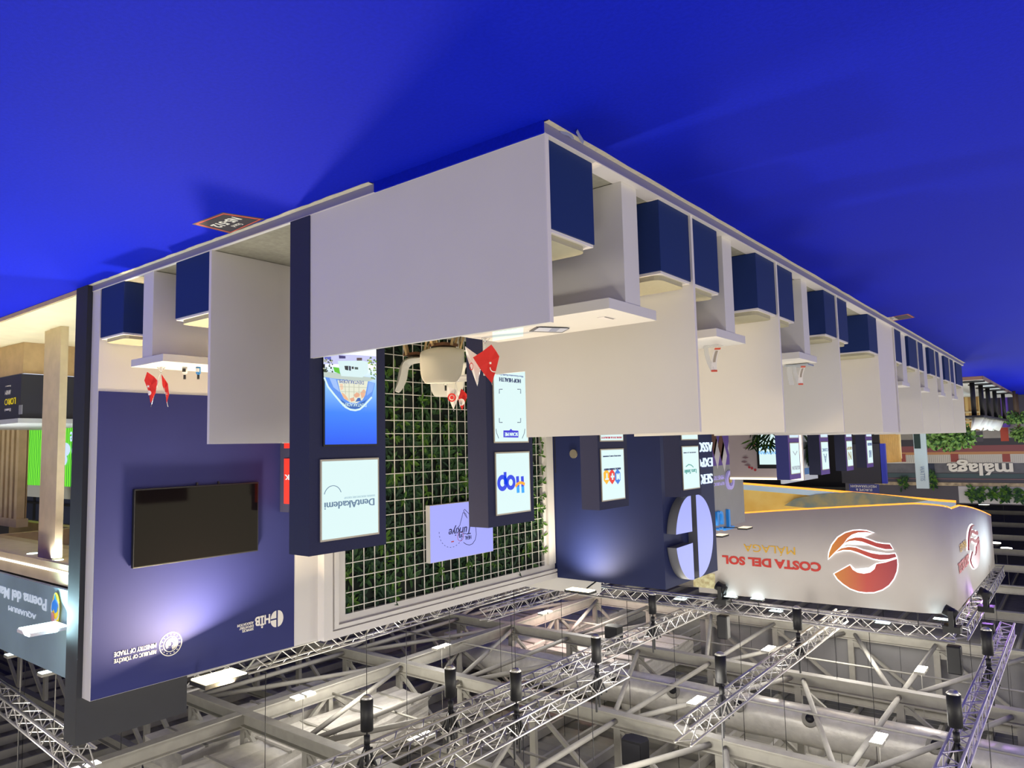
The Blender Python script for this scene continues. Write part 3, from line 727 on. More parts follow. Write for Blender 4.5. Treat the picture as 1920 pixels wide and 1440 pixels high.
crescent('flag_crescent', f2, pd(*s5(935, 778), P+fh*.01), .04, rt, up, M_flagwhite, 60, 320)
# left table pair
s3 = lambda a, b: (a/3.4286, 480+b/3.4286)
P = pz(s3(1035, 715)[0], s3(1035, 715)[1], .82)
f3 = flagset(P, None, 1, 'pair of red table flags on the table before the television wall')
tube('pole', P+V((0, 0, .03)), pd(*s3(970, 970), P), .0025, M_chrome, f3, 6)
tube('pole', P+V((0, 0, .03)), pd(*s3(1080, 970), P), .0025, M_chrome, f3, 6)
cloth('red_flag', f3, P-fh*.02, [s3(950, 745), s3(985, 775), s3(1015, 800), s3(995, 880), s3(972, 945), s3(950, 870), s3(932, 800)], M_red)
cloth('red_flag', f3, P, [s3(1042, 760), s3(1060, 800), s3(1083, 822), s3(1082, 890), s3(1075, 945), s3(1060, 890), s3(1048, 830)], M_red)
poly('flag_star', star_pts(pd(*s3(953, 838), P-fh*.05), .014, -rt, -up, .3), fw*-.002, M_flagwhite, f3)
crescent('flag_crescent', f3, pd(*s3(957, 880), P-fh*.05), .02, rt, up, M_flagwhite, 80, 300)
text('flag_script', 'Tr', pd(*s3(1078, 875), P-fh*.03), rt, .025, .02, M_flagwhite, f3, depth=.001, U=up)
# bottles
for (xz, col, lab) in ((346.5, 'e8e4dc', 'small white pump bottle with dark label on the front-left table'), (372, '2a7cc0', 'small blue sanitiser bottle on the front-left table')):
    P = pz(xz, 688, .82); P.z = .82
    t = thing('pump_bottle', P, lab, 'bottle')
    bm = nb(); tb(bm, P, P+V((0, 0, .055)), .02, 14); tb(bm, P+V((0, 0, .055)), P+V((0, 0, .068)), .02, 14, .009)
    done('body', bm, mat('bottle_'+col, col, .35), t, smooth=True)
    tube('cap', P+V((0, 0, .068)), P+V((0, 0, .105)), .01, M_black, t, 12)
    bm = nb(); A = disc_pts(P+V((0, 0, .014)), rt, fh, .0206, 10, -2.4, -.7)
    prism_pts = A
    vs1 = [bm.verts.new(p) for p in A]; vs2 = [bm.verts.new(p+V((0, 0, .03))) for p in A]
    for i in range(len(A)-1): bm.faces.new((vs1[i], vs1[i+1], vs2[i+1], vs2[i]))
    done('paper_label', bm, M_black if col[0] == 'e' else M_flagwhite, t)
# folder, reflection-free paper and cable outlet on the nearest aisle table
s9 = lambda a, b: (900+a/10.667, 540+b/10.667)
fo = thing('brochure', pz(1030, 617, .82), 'thin printed brochure lying on the nearest aisle table', 'brochure')
pts = [pz(*s9(985, 855), .821), pz(*s9(1130, 775), .821), pz(*s9(1785, 800), .821), pz(*s9(1640, 880), .821)]
poly('cover', pts, (0, 0, .006), mat('brochure_dark', '4a4a58', .4), fo)
poly('page', [pz(*s9(1075, 860), .828), pz(*s9(1180, 790), .828), pz(*s9(1770, 808), .828), pz(*s9(1640, 878), .828)], (0, 0, .001), mat('brochure_page', 'b8bcd0', .4), fo)
poly('picture', [pz(*s9(1370, 865), .8295), pz(*s9(1440, 805), .8295), pz(*s9(1600, 810), .8295), pz(*s9(1520, 872), .8295)], (0, 0, .0006), mat('brochure_pic', '8088a8', .4), fo)
pp = thing('paper_sheet', pz(950, 615, .82), 'white sheet of paper lying on the table behind the low front panel', 'paper')
poly('sheet', [pz(*s9(245, 850), .8205), pz(*s9(870, 745), .8205), pz(*s9(865, 960), .8205), pz(*s9(250, 1060), .8205)], (0, 0, .0015), mat('paper_cyan', 'd4ecf4', .5), pp)
for k in range(5):
    a = pz(*s9(350+k*95, 870-k*14), .8222); poly('print_line', [a, a+V((.03, .0, 0)), a+V((.03, .004, 0)), a+V((0, .004, 0))], (0, 0, .0004), mat('print_grey', '8fb4c4', .6), pp)
q = pz(1137, 596, .82)
t = thing('table_outlet', q, 'small dark cable outlet set in the nearest aisle table', 'outlet')
box('lid', q+V((-.03, -.055, 0)), q+V((.03, .055, .003)), M_white2, t)
box('slot', q+V((-.024, -.05, .003)), q+V((-.014, .05, .004)), M_black, t)
# clear holders with red-edged tags on the second and third tables
def tagset(P, label, extra=False):
    P = V(P); t = thing('card_holder', P, label, 'card holder', 'clear holders with red-edged cards')
    M_clear = mat('clear_acrylic', 'dcdcdc', .15, alpha=.45)
    M_redge = mat('card_red', 'd8543c', .5)
    bm = nb(); box('foot', P+V((-.06, -.05, 0)), P+V((.06, .05, .006)), M_clear, t)
    a = P+V((0, -.05, .006)); 
    R_ = rt.copy(); R_.z = 0; R_.normalize()
    def bent(nm, lo, hi, wdt, mt, f0, f1, dz=0):
        bm = nb(); prev = None
        for i in range(7):
            f = f0+(f1-f0)*i/6
            c = V(P)+R_*(lo[0]+(hi[0]-lo[0])*f+.012*math.sin(math.pi*f))+UP*(lo[1]+(hi[1]-lo[1])*f)-fh*(.003+dz)
            cur = [bm.verts.new(c-R_*wdt/2), bm.verts.new(c+R_*wdt/2), bm.verts.new(c+R_*wdt/2+fh*.002), bm.verts.new(c-R_*wdt/2+fh*.002)]
            if prev:
                for k in range(4): bm.faces.new((prev[k], prev[(k+1) % 4], cur[(k+1) % 4], cur[k]))
            prev = cur
        bmesh.ops.recalc_face_normals(bm, faces=bm.faces[:])
        return done(nm, bm, mt, t)
    bent('card', (-.03, .02), (.005, .20), .042, M_flagwhite, 0, 1)
    bent('card_border', (-.03, .02), (.005, .20), .046, M_redge, -.01, .07, .003)
    bent('card_border', (-.03, .02), (.005, .20), .046, M_redge, .93, 1.01, .003)
    bent('card_text', (-.03, .02), (.005, .20), .018, mat('card_grey', 'a89c90', .6), .12, .6, .004)
    bent('support', (.06, .006), (.012, .2), .035, M_clear, 0, 1)
    if extra:
        bent('support', (.10, .006), (.09, .2), .05, M_clear, 0, 1)
        box('tray', P+V((-.1, -.1, .006)), P+V((.12, .1, .02)), mat('tray_grey', '9aa2b0', .3, metal=.3), t)
    return t
tagset(pz(1338, 648, .82), 'clear holder with a red-edged white card on the second bay table')
tagset(pz(1500, 683, .82), 'clear holder with a red-edged card and small tray on the third bay table', True)

# white shell chairs round the small table
def chair(loc, face, label):
    loc = V(loc); t = thing('shell_chair', loc, label, 'chair', 'white shell chairs around the round table')
    fx = V((math.cos(face), math.sin(face), 0)); sx = V((-fx.y, fx.x, 0))
    prof = [(.23, .425), (.17, .44), (.05, .425), (-.08, .42), (-.15, .45), (-.19, .52), (-.215, .62), (-.235, .74), (-.25, .83)]
    wid = [.2, .225, .235, .235, .235, .235, .23, .215, .16]
    lift = [.0, .01, .03, .045, .06, .05, .03, .015, 0]; fwd = [0, 0, 0, 0, .02, .05, .07, .05, .01]
    bm = nb(); rows = []
    for (f, z), w_, l, fd in zip(prof, wid, lift, fwd):
        row = []
        for k in range(9):
            s = (k-4)/4
            row.append(bm.verts.new(loc+fx*(f+fd*s*s)+sx*(w_*s)+UP*(z+l*s*s)))
        rows.append(row)
    for i in range(len(rows)-1):
        for k in range(8): bm.faces.new((rows[i][k], rows[i][k+1], rows[i+1][k+1], rows[i+1][k]))
    bmesh.ops.recalc_face_normals(bm, faces=bm.faces[:])
    o = done('shell', bm, mat('shell_white', 'dedad0', .35, spec=.5), t, smooth=True)
    md = o.modifiers.new('s', 'SOLIDIFY'); md.thickness = .012
    md = o.modifiers.new('u', 'SUBSURF'); md.levels = 1; md.render_levels = 1
    for a, b in ((1, 1), (1, -1), (-1, 1), (-1, -1)):
        tube('leg', loc+fx*(.2*a)+sx*(.2*b)+UP*0, loc+fx*(.1*a)+sx*(.1*b)+UP*.405, .011, M_wood2, t, 8, .016)
    box('seat_mount', loc+V((-.11, -.11, .375)), loc+V((.11, .11, .405)), mat('walnut', '7a5236', .5), t)
    return t
chair((5.36, 5.62, ZP), math.atan2(.62, .42), 'white shell chair with its back to the camera, by the plant wall')
chair((6.12, 5.95, ZP), math.atan2(.55, -.7), 'white shell chair seen from the side, beside the plant wall')
chair((6.36, 6.75, ZP), math.atan2(-.5, -.6), 'white shell chair facing the camera behind the round table')
t = thing('round_table', (RTc.x, RTc.y, ZP), 'small round white table with flags among the shell chairs', 'table')
poly('table_top', disc_pts(RTc-V((0, 0, .02)), RY, V((0, 1, 0)), .33, 28), (0, 0, .02), M_white, t)
tube('pedestal', (RTc.x, RTc.y, ZP), RTc-V((0, 0, .02)), .03, M_chrome, t)
poly('foot', disc_pts((RTc.x, RTc.y, ZP), RY, V((0, 1, 0)), .22, 24), (0, 0, .015), M_chrome, t)
P = RTc+V((-.06, -.26, 0)); 
t = thing('dropper_bottle', P, 'small clear bottle with a black cap on the round table', 'bottle')
tube('body', P, P+V((0, 0, .09)), .025, mat('clear_glass', 'd8d8d0', .1, alpha=.6), t, 12)
tube('cap', P+V((0, 0, .09)), P+V((0, 0, .15)), .012, M_black, t, 10)

# floor stickers
def sticker(pix, label, code=None):
    p = [pz(x, y, .0) for x, y in pix]
    t = thing('floor_sticker', sum(p, V())/4, label, 'sticker', 'stand number stickers on the carpet')
    c = sum(p, V())/4
    R = p[0]-p[1]; U = p[1]-p[2]
    def sc_(k): return [c+(q-c)*k for q in p]
    poly('sheet', sc_(1), (0, 0, .0015), mat('sticker_brown', '55423f', .5), t)
    poly('border', [q+V((0, 0, .0015)) for q in sc_(.9)], (0, 0, .0006), mat('sticker_orange', 'e0523c', .5, emit=.1), t)
    poly('field', [q+V((0, 0, .0021)) for q in sc_(.84)], (0, 0, .0006), mat('sticker_dark', '352c33', .5), t)
    return t, p, c
t, p, c = sticker([(360, 420), (418, 398), (497, 410), (433, 438)], 'dark stand number sticker with orange border on the carpet before the display column')
R_ = V((1, 0, 0)); U_ = V((0, 1, 0))
text('lettering', 'N5-512', (c.x-.14, c.y-.05, .0028), R_, .28, .075, M_print_white, t, depth=.0006, U=U_, bold=.03)
text('lettering', 'Stand', (c.x-.05, c.y+.05, .0028), R_, .1, .04, M_print_white, t, depth=.0006, U=U_)
t, p, c = sticker([(1660, 596), (1703, 588), (1716, 595), (1675, 602)], 'dark stand number sticker on the carpet beside the far bays')
text('lettering', 'N5-512', (c.x+.05, c.y+.16, .0028), V((0, -1, 0)), .32, .08, M_print_white, t, depth=.0006, U=V((1, 0, 0)), bold=.03)
# plastic tape scraps by the corner
for pts, lab in (([(1050, 245), (1062, 247), (1072, 252), (1076, 258), (1073, 259), (1066, 253), (1052, 248)], 'curled strip of clear tape on the carpet at the stand corner'),
                 ([(1080, 246), (1083, 242), (1088, 252), (1095, 263), (1093, 269), (1088, 262)], 'twisted scrap of clear tape on the carpet beside the platform edge')):
    bm = nb(); prism(bm, [pz(x, y, .004) for x, y in pts], (0, 0, .006))
    done('tape_scrap', bm, mat('tape_plastic', '9aa0d0', .25, alpha=.75), None, label=lab, cat='tape scrap')

# ================================================================== HALL ROOF STRUCTURE
ZB = 8.0
NODES = [16.95-2.55*k for k in range(-7, 10)]
def ibeam(bm, a, b, wd=.26, ht=.34, t=.03):
    """I beam along X or Y, a/b = centre of underside"""
    a, b = V(a), V(b); ax = 0 if abs(a.x-b.x) > abs(a.y-b.y) else 1
    def put(w2, z0, z1):
        if ax == 0: bx(bm, (a.x, a.y-w2, a.z+z0), (b.x, a.y+w2, a.z+z1))
        else: bx(bm, (a.x-w2, a.y, a.z+z0), (a.x+w2, b.y, a.z+z1))
    put(wd/2, 0, t); put(wd/2, ht-t, ht); put(.012, t, ht-t)
ZT = 10.2
TR = [(10.4, 'nearest the camera, over the television wall'), (15.6, 'second one back, over the bays'), (21.1, 'third one back, behind the silver duct'), (26.85, 'fourth one back, with grey cladding behind it')]
for Y, lab in TR:
    t = thing('roof_truss', (NODES[-1], Y, ZB), 'grey steel roof truss crossing the hall, '+lab, 'roof truss', 'steel roof trusses')
    bm = nb(); ibeam(bm, (NODES[-1]-3, Y, ZB), (NODES[0], Y, ZB)); done('bottom_chord', bm, M_steel, t)
    bm = nb(); ibeam(bm, (NODES[-1]-3, Y, ZT), (NODES[0], Y, ZT), .24, .3); done('top_chord', bm, M_steel, t)
    for i, x in enumerate(NODES):
        bm = nb(); bx(bm, (x-.09, Y-.06, ZB+.34), (x+.09, Y+.06, ZT)); done('post', bm, M_steel, t)
        bm = nb(); bx(bm, (x-.32, Y-.015, ZB+.34), (x-.09, Y+.015, ZB+.6)); done('gusset_plate', bm, M_steel, t)
        if i+1 < len(NODES):
            x2 = NODES[i+1]
            bm = nb(); prism(bm, [(x-.17, Y-.05, ZB+.4), (x-.02, Y-.05, ZB+.4), (x2+.17, Y-.05, ZT), (x2+.02, Y-.05, ZT)], (0, .1, 0)); done('diagonal', bm, M_steel, t)
for X, lab in ((16.95, 'running away from the camera across the roof trusses'),):
    t = thing('roof_girder', (X, 6, ZB), 'long grey steel girder '+lab, 'girder')
    bm = nb(); ibeam(bm, (X, 5, ZB+.004), (X, 33, ZB+.004), .28, .36); done('bottom_chord', bm, M_steel, t)
    bm = nb(); ibeam(bm, (X, 5, ZT+.004), (X, 33, ZT+.004)); done('top_chord', bm, M_steel, t)
    for y in (7.8, 13, 18.3, 24):
        bm = nb(); bx(bm, (X-.06, y-.07, ZB+.36), (X+.06, y+.07, ZT)); done('post', bm, M_steel, t)
        bm = nb(); prism(bm, [(X-.05, y+.1, ZB+.4), (X-.05, y+.26, ZB+.4), (X-.05, y+2.5, ZT), (X-.05, y+2.34, ZT)], (.1, 0, 0)); done('diagonal', bm, M_steel, t)
        bm = nb(); prism(bm, [(X-.05, y-.1, ZB+.4), (X-.05, y-.26, ZB+.4), (X-.05, y-2.5, ZT), (X-.05, y-2.34, ZT)], (.1, 0, 0)); done('diagonal', bm, M_steel, t)
for k, Y in enumerate((32.4, 38, 44, 50, 57, 65, 75, 88, 103)):
    bm = nb(); ibeam(bm, (-20, Y, ZB), (40, Y, ZB)); 
    t = thing('roof_beam', (0, Y, ZB), 'distant grey roof beam crossing the far hall', 'roof beam', 'distant roof beams'); done('bottom_chord', bm, M_steel, t)
# horizontal round bracing tubes, fanning from a node of one truss to three nodes of the next
ROWS = ((10.4, 15.6, 'nearest'), (15.6, 21.1, 'middle'), (21.1, 26.85, 'farthest'))
FAN = ['first', 'second', 'third', 'fourth', 'fifth', 'sixth', 'seventh', 'eighth', 'ninth']
for (Ya, Yb, rw) in ROWS:
    fan = -1
    for i in range(len(NODES)-1, 1, -1):
        x = NODES[i]
        if (i-10) % 2: continue
        fan += 1
        if x > 25: continue
        for j, arm in ((-1, 'left'), (0, 'straight'), (1, 'right')):
            if i+j >= len(NODES): continue
            x2 = NODES[i+j]
            tube('bracing_tube', (x+(x2-x)*.07, Ya+.1, ZB+.17), (x2-(x2-x)*.07, Yb-.1, ZB+.17), .065, M_steel, None, 10,
                 label='grey round roof bracing tube, %s arm of the %s fan from the right, %s row' % (arm, FAN[fan], rw), cat='brace', group='bracing tubes in the roof')
for i, (Y, z) in enumerate(((18.4, 8.1), (13.1, 8.3), (24, 8.4))):
    tube('conduit_pipe', (-3, Y, z), (26, Y, z), .03, M_steel, None, 8, label='thin grey conduit pipe running across the roof, %s from the camera' % ('second', 'first', 'third')[i], cat='pipe')
# grey cladding behind the fourth truss
cw = thing('wall_cladding', (3, 27.2, 8.3), None, None, kind='structure')
for i in range(18):
    x = 12.3-i*1.0
    box('cladding_panel', (x-.99, 27.1, 8.25), (x, 27.16, 10.6), M_clad, cw)

# ducts
du = thing('air_duct', (10, 20.2, 9), 'big round silver foil-wrapped air duct with nozzle outlets', 'duct')
bm = nb(); n = 26; xs = [-3+i*.55 for i in range(40)]; prev = None
for i, x in enumerate(xs):
    cur = []
    for k in range(n):
        a = 2*math.pi*k/n; r = .5+random.uniform(-.012, .012)+(.02 if i % 4 == 0 else 0)
        cur.append(bm.verts.new((x, 20.2+r*math.cos(a), 9.05+r*math.sin(a))))
    if prev:
        for k in range(n): bm.faces.new((prev[k], prev[(k+1) % n], cur[(k+1) % n], cur[k]))
    prev = cur
bm.faces.new(prev); bmesh.ops.recalc_face_normals(bm, faces=bm.faces[:])
done('duct_body', bm, M_foil, du, smooth=True)
for (x, y) in ((1062, 1268), (1155, 1290), (1263, 1307), (1385, 1333), (1518, 1360), (1752, 1405)):
    q = py(x, y, 19.8); d = V((-.25, -.85, -.5)).normalized(); c = V((q.x, 19.86, 8.8))
    nz = tube('nozzle', c, c+d*.24, .2, M_steel, du, 18, .17)
    tube('nozzle_lip', c+d*.24, c+d*.29, .2, M_steel, nz, 18, .2)
    tube('nozzle_bore', c+d*.285, c+d*.292, .11, M_black, nz, 16, .11)
for (x, y) in ((1180, 1265), (1285, 1290), (1530, 1340), (1755, 1385)):
    q = py(x, y, 20.4); tube('top_stub', (q.x, 20.25, 9.4), (q.x, 20.25, 9.72), .22, M_foil, du, 14, .2)
bm = nb(); bx(bm, (-3, 19.72, 8.55), (18, 19.76, 8.59)); done('hanger_rail', bm, M_steel, du)
def boxduct(a, b, label):
    t = thing('box_duct', a, label, 'duct', 'rectangular foil ducts')
    bm = nb(); bx(bm, a, b); bmesh.ops.subdivide_edges(bm, edges=bm.edges[:], cuts=7, use_grid_fill=True)
    for v in bm.verts: v.co += V([random.uniform(-.025, .025) for _ in range(3)])
    done('duct_body', bm, M_foil, t)
    for k in range(5):
        y = a[1]+(b[1]-a[1])*(k+.5)/5
        box('joint_strap', (a[0]-.03, y-.04, a[2]-.03), (b[0]+.03, y+.04, a[2]+.03), M_steel, t)
    return t
boxduct((16.9, 21.6, 9.0), (20.8, 29.5, 9.7), 'wide rectangular foil duct lit pink, behind the plant wall frame')
boxduct((12.3, 22.0, 9.0), (16.4, 26.4, 9.7), 'rectangular foil duct lit pink, left of the grey cladding')
boxduct((15.3, 8.6, 8.65), (16.7, 15.2, 9.6), 'rectangular foil plenum over the television wall')
boxduct((17.3, 9.0, 8.65), (19.2, 15.0, 9.6), 'second foil plenum beyond the girder over the television wall')

# lighting trusses
def ltruss(p, q, label, s=.29, mt=None):
    p, q = V(p), V(q); mt = mt or M_alu
    t = thing('lighting_truss', p, label, 'lighting truss', 'aluminium lighting trusses')
    d = (q-p); L = d.length; d.normalize(); sd = d.cross(UP).normalized()
    C4 = [sd*(s/2*a)+UP*(s/2*b) for a, b in ((1, 1), (1, -1), (-1, -1), (-1, 1))]
    for c in C4: tube('chord', p+c, q+c, .025, mt, t, 8)
    bm = nb(); nseg = max(2, int(L/.32)); 
    for f in range(4):
        c0_, c1_ = C4[f], C4[(f+1) % 4]
        for i in range(nseg):
            a = p+d*(L*i/nseg); b = p+d*(L*(i+1)/nseg)
            if i % 2: tb(bm, a+c0_, b+c1_, .011, 5)
            else: tb(bm, a+c1_, b+c0_, .011, 5)
    done('lacing', bm, mt, t, kind='stuff')
    for f in (.16, .5, .82):
        c = p+d*(L*f)
        if abs(c.y-20.2) < .7 and abs(d.y) > .5: c = c+d*(1.0 if c.y > 20 else -.6)
        tube('suspension_cable', c+UP*s/2, V((c.x, c.y, 10.62)), .008, M_black, t, 5)
    return t
ltruss((9.45, 6.5, 6.5), (9.35, 21.6, 6.5), 'long aluminium truss rising diagonally through the middle of the roof view')
ltruss((8.3, 7.0, 6.5), (8.35, 14.3, 6.5), 'shorter aluminium truss just right of the long diagonal truss')
ltruss((5.72, 11.7, 6.5), (5.72, 22, 6.5), 'aluminium truss passing in front of the grey cladding')
M_alu_purple_lit = mat('truss_alu_purple_lit', 'c2bace', .4, metal=.4)  # purple light on this truss is put into its metal colour
ltruss((1.92, 12, 6.5), (1.9, 22.7, 6.5), 'steep aluminium truss with a purple glow at the far right', mt=M_alu_purple_lit)
ltruss((12.6, 19.2, 6.0), (2.6, 19.2, 6.0), 'bright aluminium truss carrying the curved white banner')
ltruss((2.55, 19.4, 6.0), (2.55, 29, 6.0), 'aluminium truss running back along the side of the curved banner')
ltruss((14.1, 7.2, 6.0), (14.35, 19.5, 6.0), 'aluminium truss close above the plant wall frame')
ltruss((13.4, 15.5, 6.2), (13.4, 23, 6.2), 'short aluminium truss above the blue tower')
ltruss((15.4, 3.0, 6.0), (17.5, 7.2, 6.0), 'aluminium truss over the neighbouring stand, upper one') if False else None
ltruss((19.5, 5.4, 6.3), (12.6, 5.0, 6.3), 'aluminium truss over the neighbouring oak stand')
ltruss((26.5, 8.2, 6.3), (16.5, 8.0, 6.3), 'rear aluminium truss over the neighbouring oak stand')

def hoist(P, label, drop=2.6):
    P = V(P)
    t = thing('chain_hoist', P, label, 'hoist', 'black chain hoists on the trusses')
    tube('motor_body', P-UP*.42, P-UP*.92, .105, M_black, t, 14)
    tube('motor_cap', P-UP*.92, P-UP*.97, .105, M_alu, t, 14, .05)
    tube('chain', P-UP*.42, P+UP*.35, .014, M_black, t, 6)
    tube('hook_block', P-UP*.2, P-UP*.34, .05, M_black, t, 10)
    if drop: tube('drop_cable', P-UP*.97, P-UP*drop, .006, M_black, t, 5)
    bm = nb()
    for sx in (-1, 1):
        tb(bm, P+V((.0, .16*sx, .16)), P+V((0, 0, -.25)), .025, 6); tb(bm, P+V((.16, .1*sx, .2)), P+V((0, 0, -.22)), .02, 6); tb(bm, P+V((-.16, .1*sx, .2)), P+V((0, 0, -.22)), .02, 6)
        tb(bm, P+V((.05*sx, .14*sx, -.1)), P+V((.05*sx, .14*sx, .55)), .022, 6)
    done('sling', bm, M_black, t)
    return t
for (x, y, X, lab) in ((688, 1385, 9.45, 'lowest left on the long diagonal truss'), (845, 1322, 9.42, 'on the long diagonal truss near its middle'), (970, 1405, 8.32, 'lowest on the shorter truss'), (1120, 1280, 8.34, 'upper end of the shorter truss'),
                       (1225, 1180, 9.36, 'upper part of the long diagonal truss'), (1355, 1330, 5.72, 'lower end of the truss before the cladding'), (1498, 1215, 5.72, 'upper end of the truss before the cladding'), (1795, 1405, 1.91, 'lower end of the steep right truss'), (1855, 1260, 1.9, 'middle of the steep right truss')):
    q = px(x, y, X); q.z = 6.5
    hoist(q, 'black chain hoist with slings, '+lab, 2.6 if x < 1000 else 0)
def mover(P, label):
    P = V(P); P.z = 6.0; t = thing('moving_head_light', P, label, 'stage light', 'black moving-head stage lights')
    box('clamp_base', P+V((-.17, -.17, -.28)), P+V((.17, .17, -.15)), M_black, t)
    for s in (-1, 1): box('yoke_arm', P+V((-.05, .15*s-.03, -.62)), P+V((.05, .15*s+.03, -.28)), M_black, t)
    tube('head', P+V((-.1, 0, -.5)), P+V((.14, 0, -.62)), .11, M_black, t, 14, .12)
    tube('lens', P+V((.14, 0, -.62)), P+V((.15, 0, -.625)), .09, mat('lens_grey', '9aa0b0', .1), t, 14)
    box('ballast_bag', P+V((-.14, -.12, .15)), P+V((.14, .12, .75)), M_black, t, bev=.03)
mover(py(1356, 1160, 18.8), 'black stage light hanging on the banner truss left of the logo')
mover(py(1787, 1192, 18.8), 'black stage light at the corner of the banner truss')
mover(px(1847, 1105, 2.2), 'black stage light on the side truss behind the banner')
mover(px(1040, 1112, 14.35), 'black stage light above the corner of the blue tower')
def speaker(P, label):
    P = V(P); t = thing('hanging_speaker', P, label, 'loudspeaker', 'black loudspeakers hung in the roof')
    pts = [(-.24, -.18), (.24, -.18), (.3, .1), (.18, .24), (-.18, .24), (-.3, .1)]
    bm = nb(); prism(bm, [P+V((a, b, 0)) for a, b in pts], (0, 0, .55)); done('cabinet', bm, M_black, t)
    box('grille', P+V((-.22, -.19, .04)), P+V((.22, -.18, .51)), mat('grille_dark', '24242a', .8), t)
    tube('hanger', P+V((0, 0, .55)), P+V((0, 0, 1.6)), .01, M_black, t, 6)
speaker(py(1190, 1385, 14.8), 'black loudspeaker hanging low before the silver duct')
speaker(py(1150, 1173, 21.6), 'black loudspeaker beside the pink-lit foil duct')
# hall lamps: pairs of bright panels under the trusses
for k, (x, y) in enumerate(((568, 1302), (828, 1211), (790, 1380), (1022, 1147), (1441, 1215), (1727, 1254), (1306, 1312), (1648, 1383), (155, 1437), (40, 1222), (105, 1255), (1445, 980), (1660, 950))):
    if k in (11, 12): continue
    q = pz(x, y, 7.6 if k not in (9, 10) else 6.0)
    t = thing('hall_lamp', q, 'pair of bright white hall lamps under the roof, ' + ['left of the long truss', 'behind the plant wall frame', 'lowest, by the long truss', 'above the pink-lit duct', 'left in front of the cladding', 'right in front of the cladding', 'upper pair on the silver duct', 'lower pair on the silver duct', 'lowest left, over the charcoal wall', 'left over the blue-lit sign', 'beside the charcoal wall'][k], 'ceiling lamp', 'bright roof lamps')
    for s in (-1, 1):
        h_ = box('lamp_housing', q+V((-.12, .17*s-.14, .01)), q+V((.12, .17*s+.14, .07)), M_steel, t)
        box('diffuser', q+V((-.11, .17*s-.13, 0)), q+V((.11, .17*s+.13, .01)), M_lamphall if k < 9 else M_lampcool, h_)
    tube('suspension', q+V((0, 0, .05)), V((q.x, q.y, 10.9)), .01, M_steel, t, 6)
    if k in (1, 4, 5, 6, 7):
        d = bpy.data.lights.new('hall_lamp_bulb', 'POINT'); d.energy = 70; d.shadow_soft_size = .25; d.color = (1, .96, .88)
        o = bpy.data.objects.new('hall_lamp_bulb', d); COL.objects.link(o); o.location = q-UP*.3
for k, (x, y) in enumerate(((1866, 1017), (1887, 1027), (1842, 1010), (1845, 945), (1700, 918), (1715, 922), (1733, 917), (1725, 920), (1655, 922), (1880, 938), (1790, 918), (1765, 936))):
    q = pz(x, y, 8.2)
    if q.y > 110: continue
    r = .22*q.y/40
    t = thing('far_lamp', q, 'tiny round lamp glowing under the distant roof', 'ceiling lamp', 'distant round roof lamps')
    tube('diffuser', q, q+UP*.05, r, M_lamphall, t, 12); tube('housing', q+UP*.05, q+UP*.25, r*1.1, M_steel, t, 12, r*.4); tube('suspension', q+UP*.25, V((q.x, q.y, 10.9)), .02, M_steel, t, 5)

# ================================================================== CURVED BANNER
YC = 19.0
M_bann = mat('banner_fabric', 'c4bdba', .75, noise=.03, nscale=2, spec=.15)
ba = thing('curved_banner', (2.7, YC, 3.1), 'big white curved hanging banner with red and orange round logo', 'banner')
path = []      # (x, y, zbottom, ztop)
for k in range(9):
    f = k/8; path.append((8.6-(8.6-3.35)*f, YC, 3.66-.55*f**.8, 5.66-.1*f))
R_c = .75
for k in range(1, 9):
    a = math.radians(-90-k*90/8*1.0); path.append((3.35+R_c*math.cos(a)*1.0, YC+R_c+R_c*math.sin(a), 3.1+.02*k*k*.12, 5.56))
for k in range(1, 7):
    f = k/6; path.append((2.6, YC+R_c+f*8.4, 3.2+.95*f**1.3, 5.56+.2*f))
bm = nb(); prev = None
for (x, y, z0, z1) in path:
    cur = [bm.verts.new((x, y, z0)), bm.verts.new((x, y, z1))]
    if prev: bm.faces.new((prev[0], cur[0], cur[1], prev[1]))
    prev = cur
o = done('fabric', bm, M_bann, ba, smooth=True)
md = o.modifiers.new('s', 'SOLIDIFY'); md.thickness = .05; md.offset = 0
M_orange = mat('orange_led', 'ff9a30', .4, emit=1.6)
bm = nb()
for a, b in zip(path[:-1], path[1:]): tb(bm, (a[0], a[1], a[2]-.01), (b[0], b[1], b[2]-.01), .028, 6)
done('glowing_hem', bm, M_orange, ba, smooth=True)
# far inner side with a sunset sea print
inn = [(10.4, 24, 2.9, 5.4), (8.0, 24, 3.05, 5.4), (5.5, 24, 3.22, 5.4), (3.4, 24, 3.38, 5.4), (3.0, 24, 3.4, 5.4)]
bm = nb(); prev = None
for (x, y, z0, z1) in inn:
    cur = [bm.verts.new((x, y, z0)), bm.verts.new((x, y, z1))]
    if prev: bm.faces.new((prev[0], cur[0], cur[1], prev[1]))
    prev = cur
M_sea = mat('print_sea', 'e8b850', .7, col2='f4d070', nscale=1.2)
o = done('inner_print', bm, M_sea, ba); md = o.modifiers.new('s', 'SOLIDIFY'); md.thickness = .04
bm = nb()
for a, b in zip(inn[:-1], inn[1:]): tb(bm, (a[0], a[1]-.03, a[2]), (b[0], b[1]-.03, b[2]), .035, 6)
done('glowing_hem', bm, M_orange, ba)
bm = nb()
for a, b in zip(inn[:-1], inn[1:]): prism(bm, [(a[0], a[1]-.09, a[2]+.03), (b[0], b[1]-.09, b[2]+.03), (b[0], b[1]-.09, b[2]+.2), (a[0], a[1]-.09, a[2]+.2)], (0, .015, 0))
done('pale_band', bm, mat('pale_sky', 'c2dcea', .6), ba)
polyY('island_print', [(1470, 948), (1490, 935), (1530, 927), (1600, 922), (1660, 928), (1740, 938), (1690, 946), (1600, 952), (1520, 953)], 23.9, mat('print_isle', '6f7f78', .7, col2='a09468', nscale=3), ba)
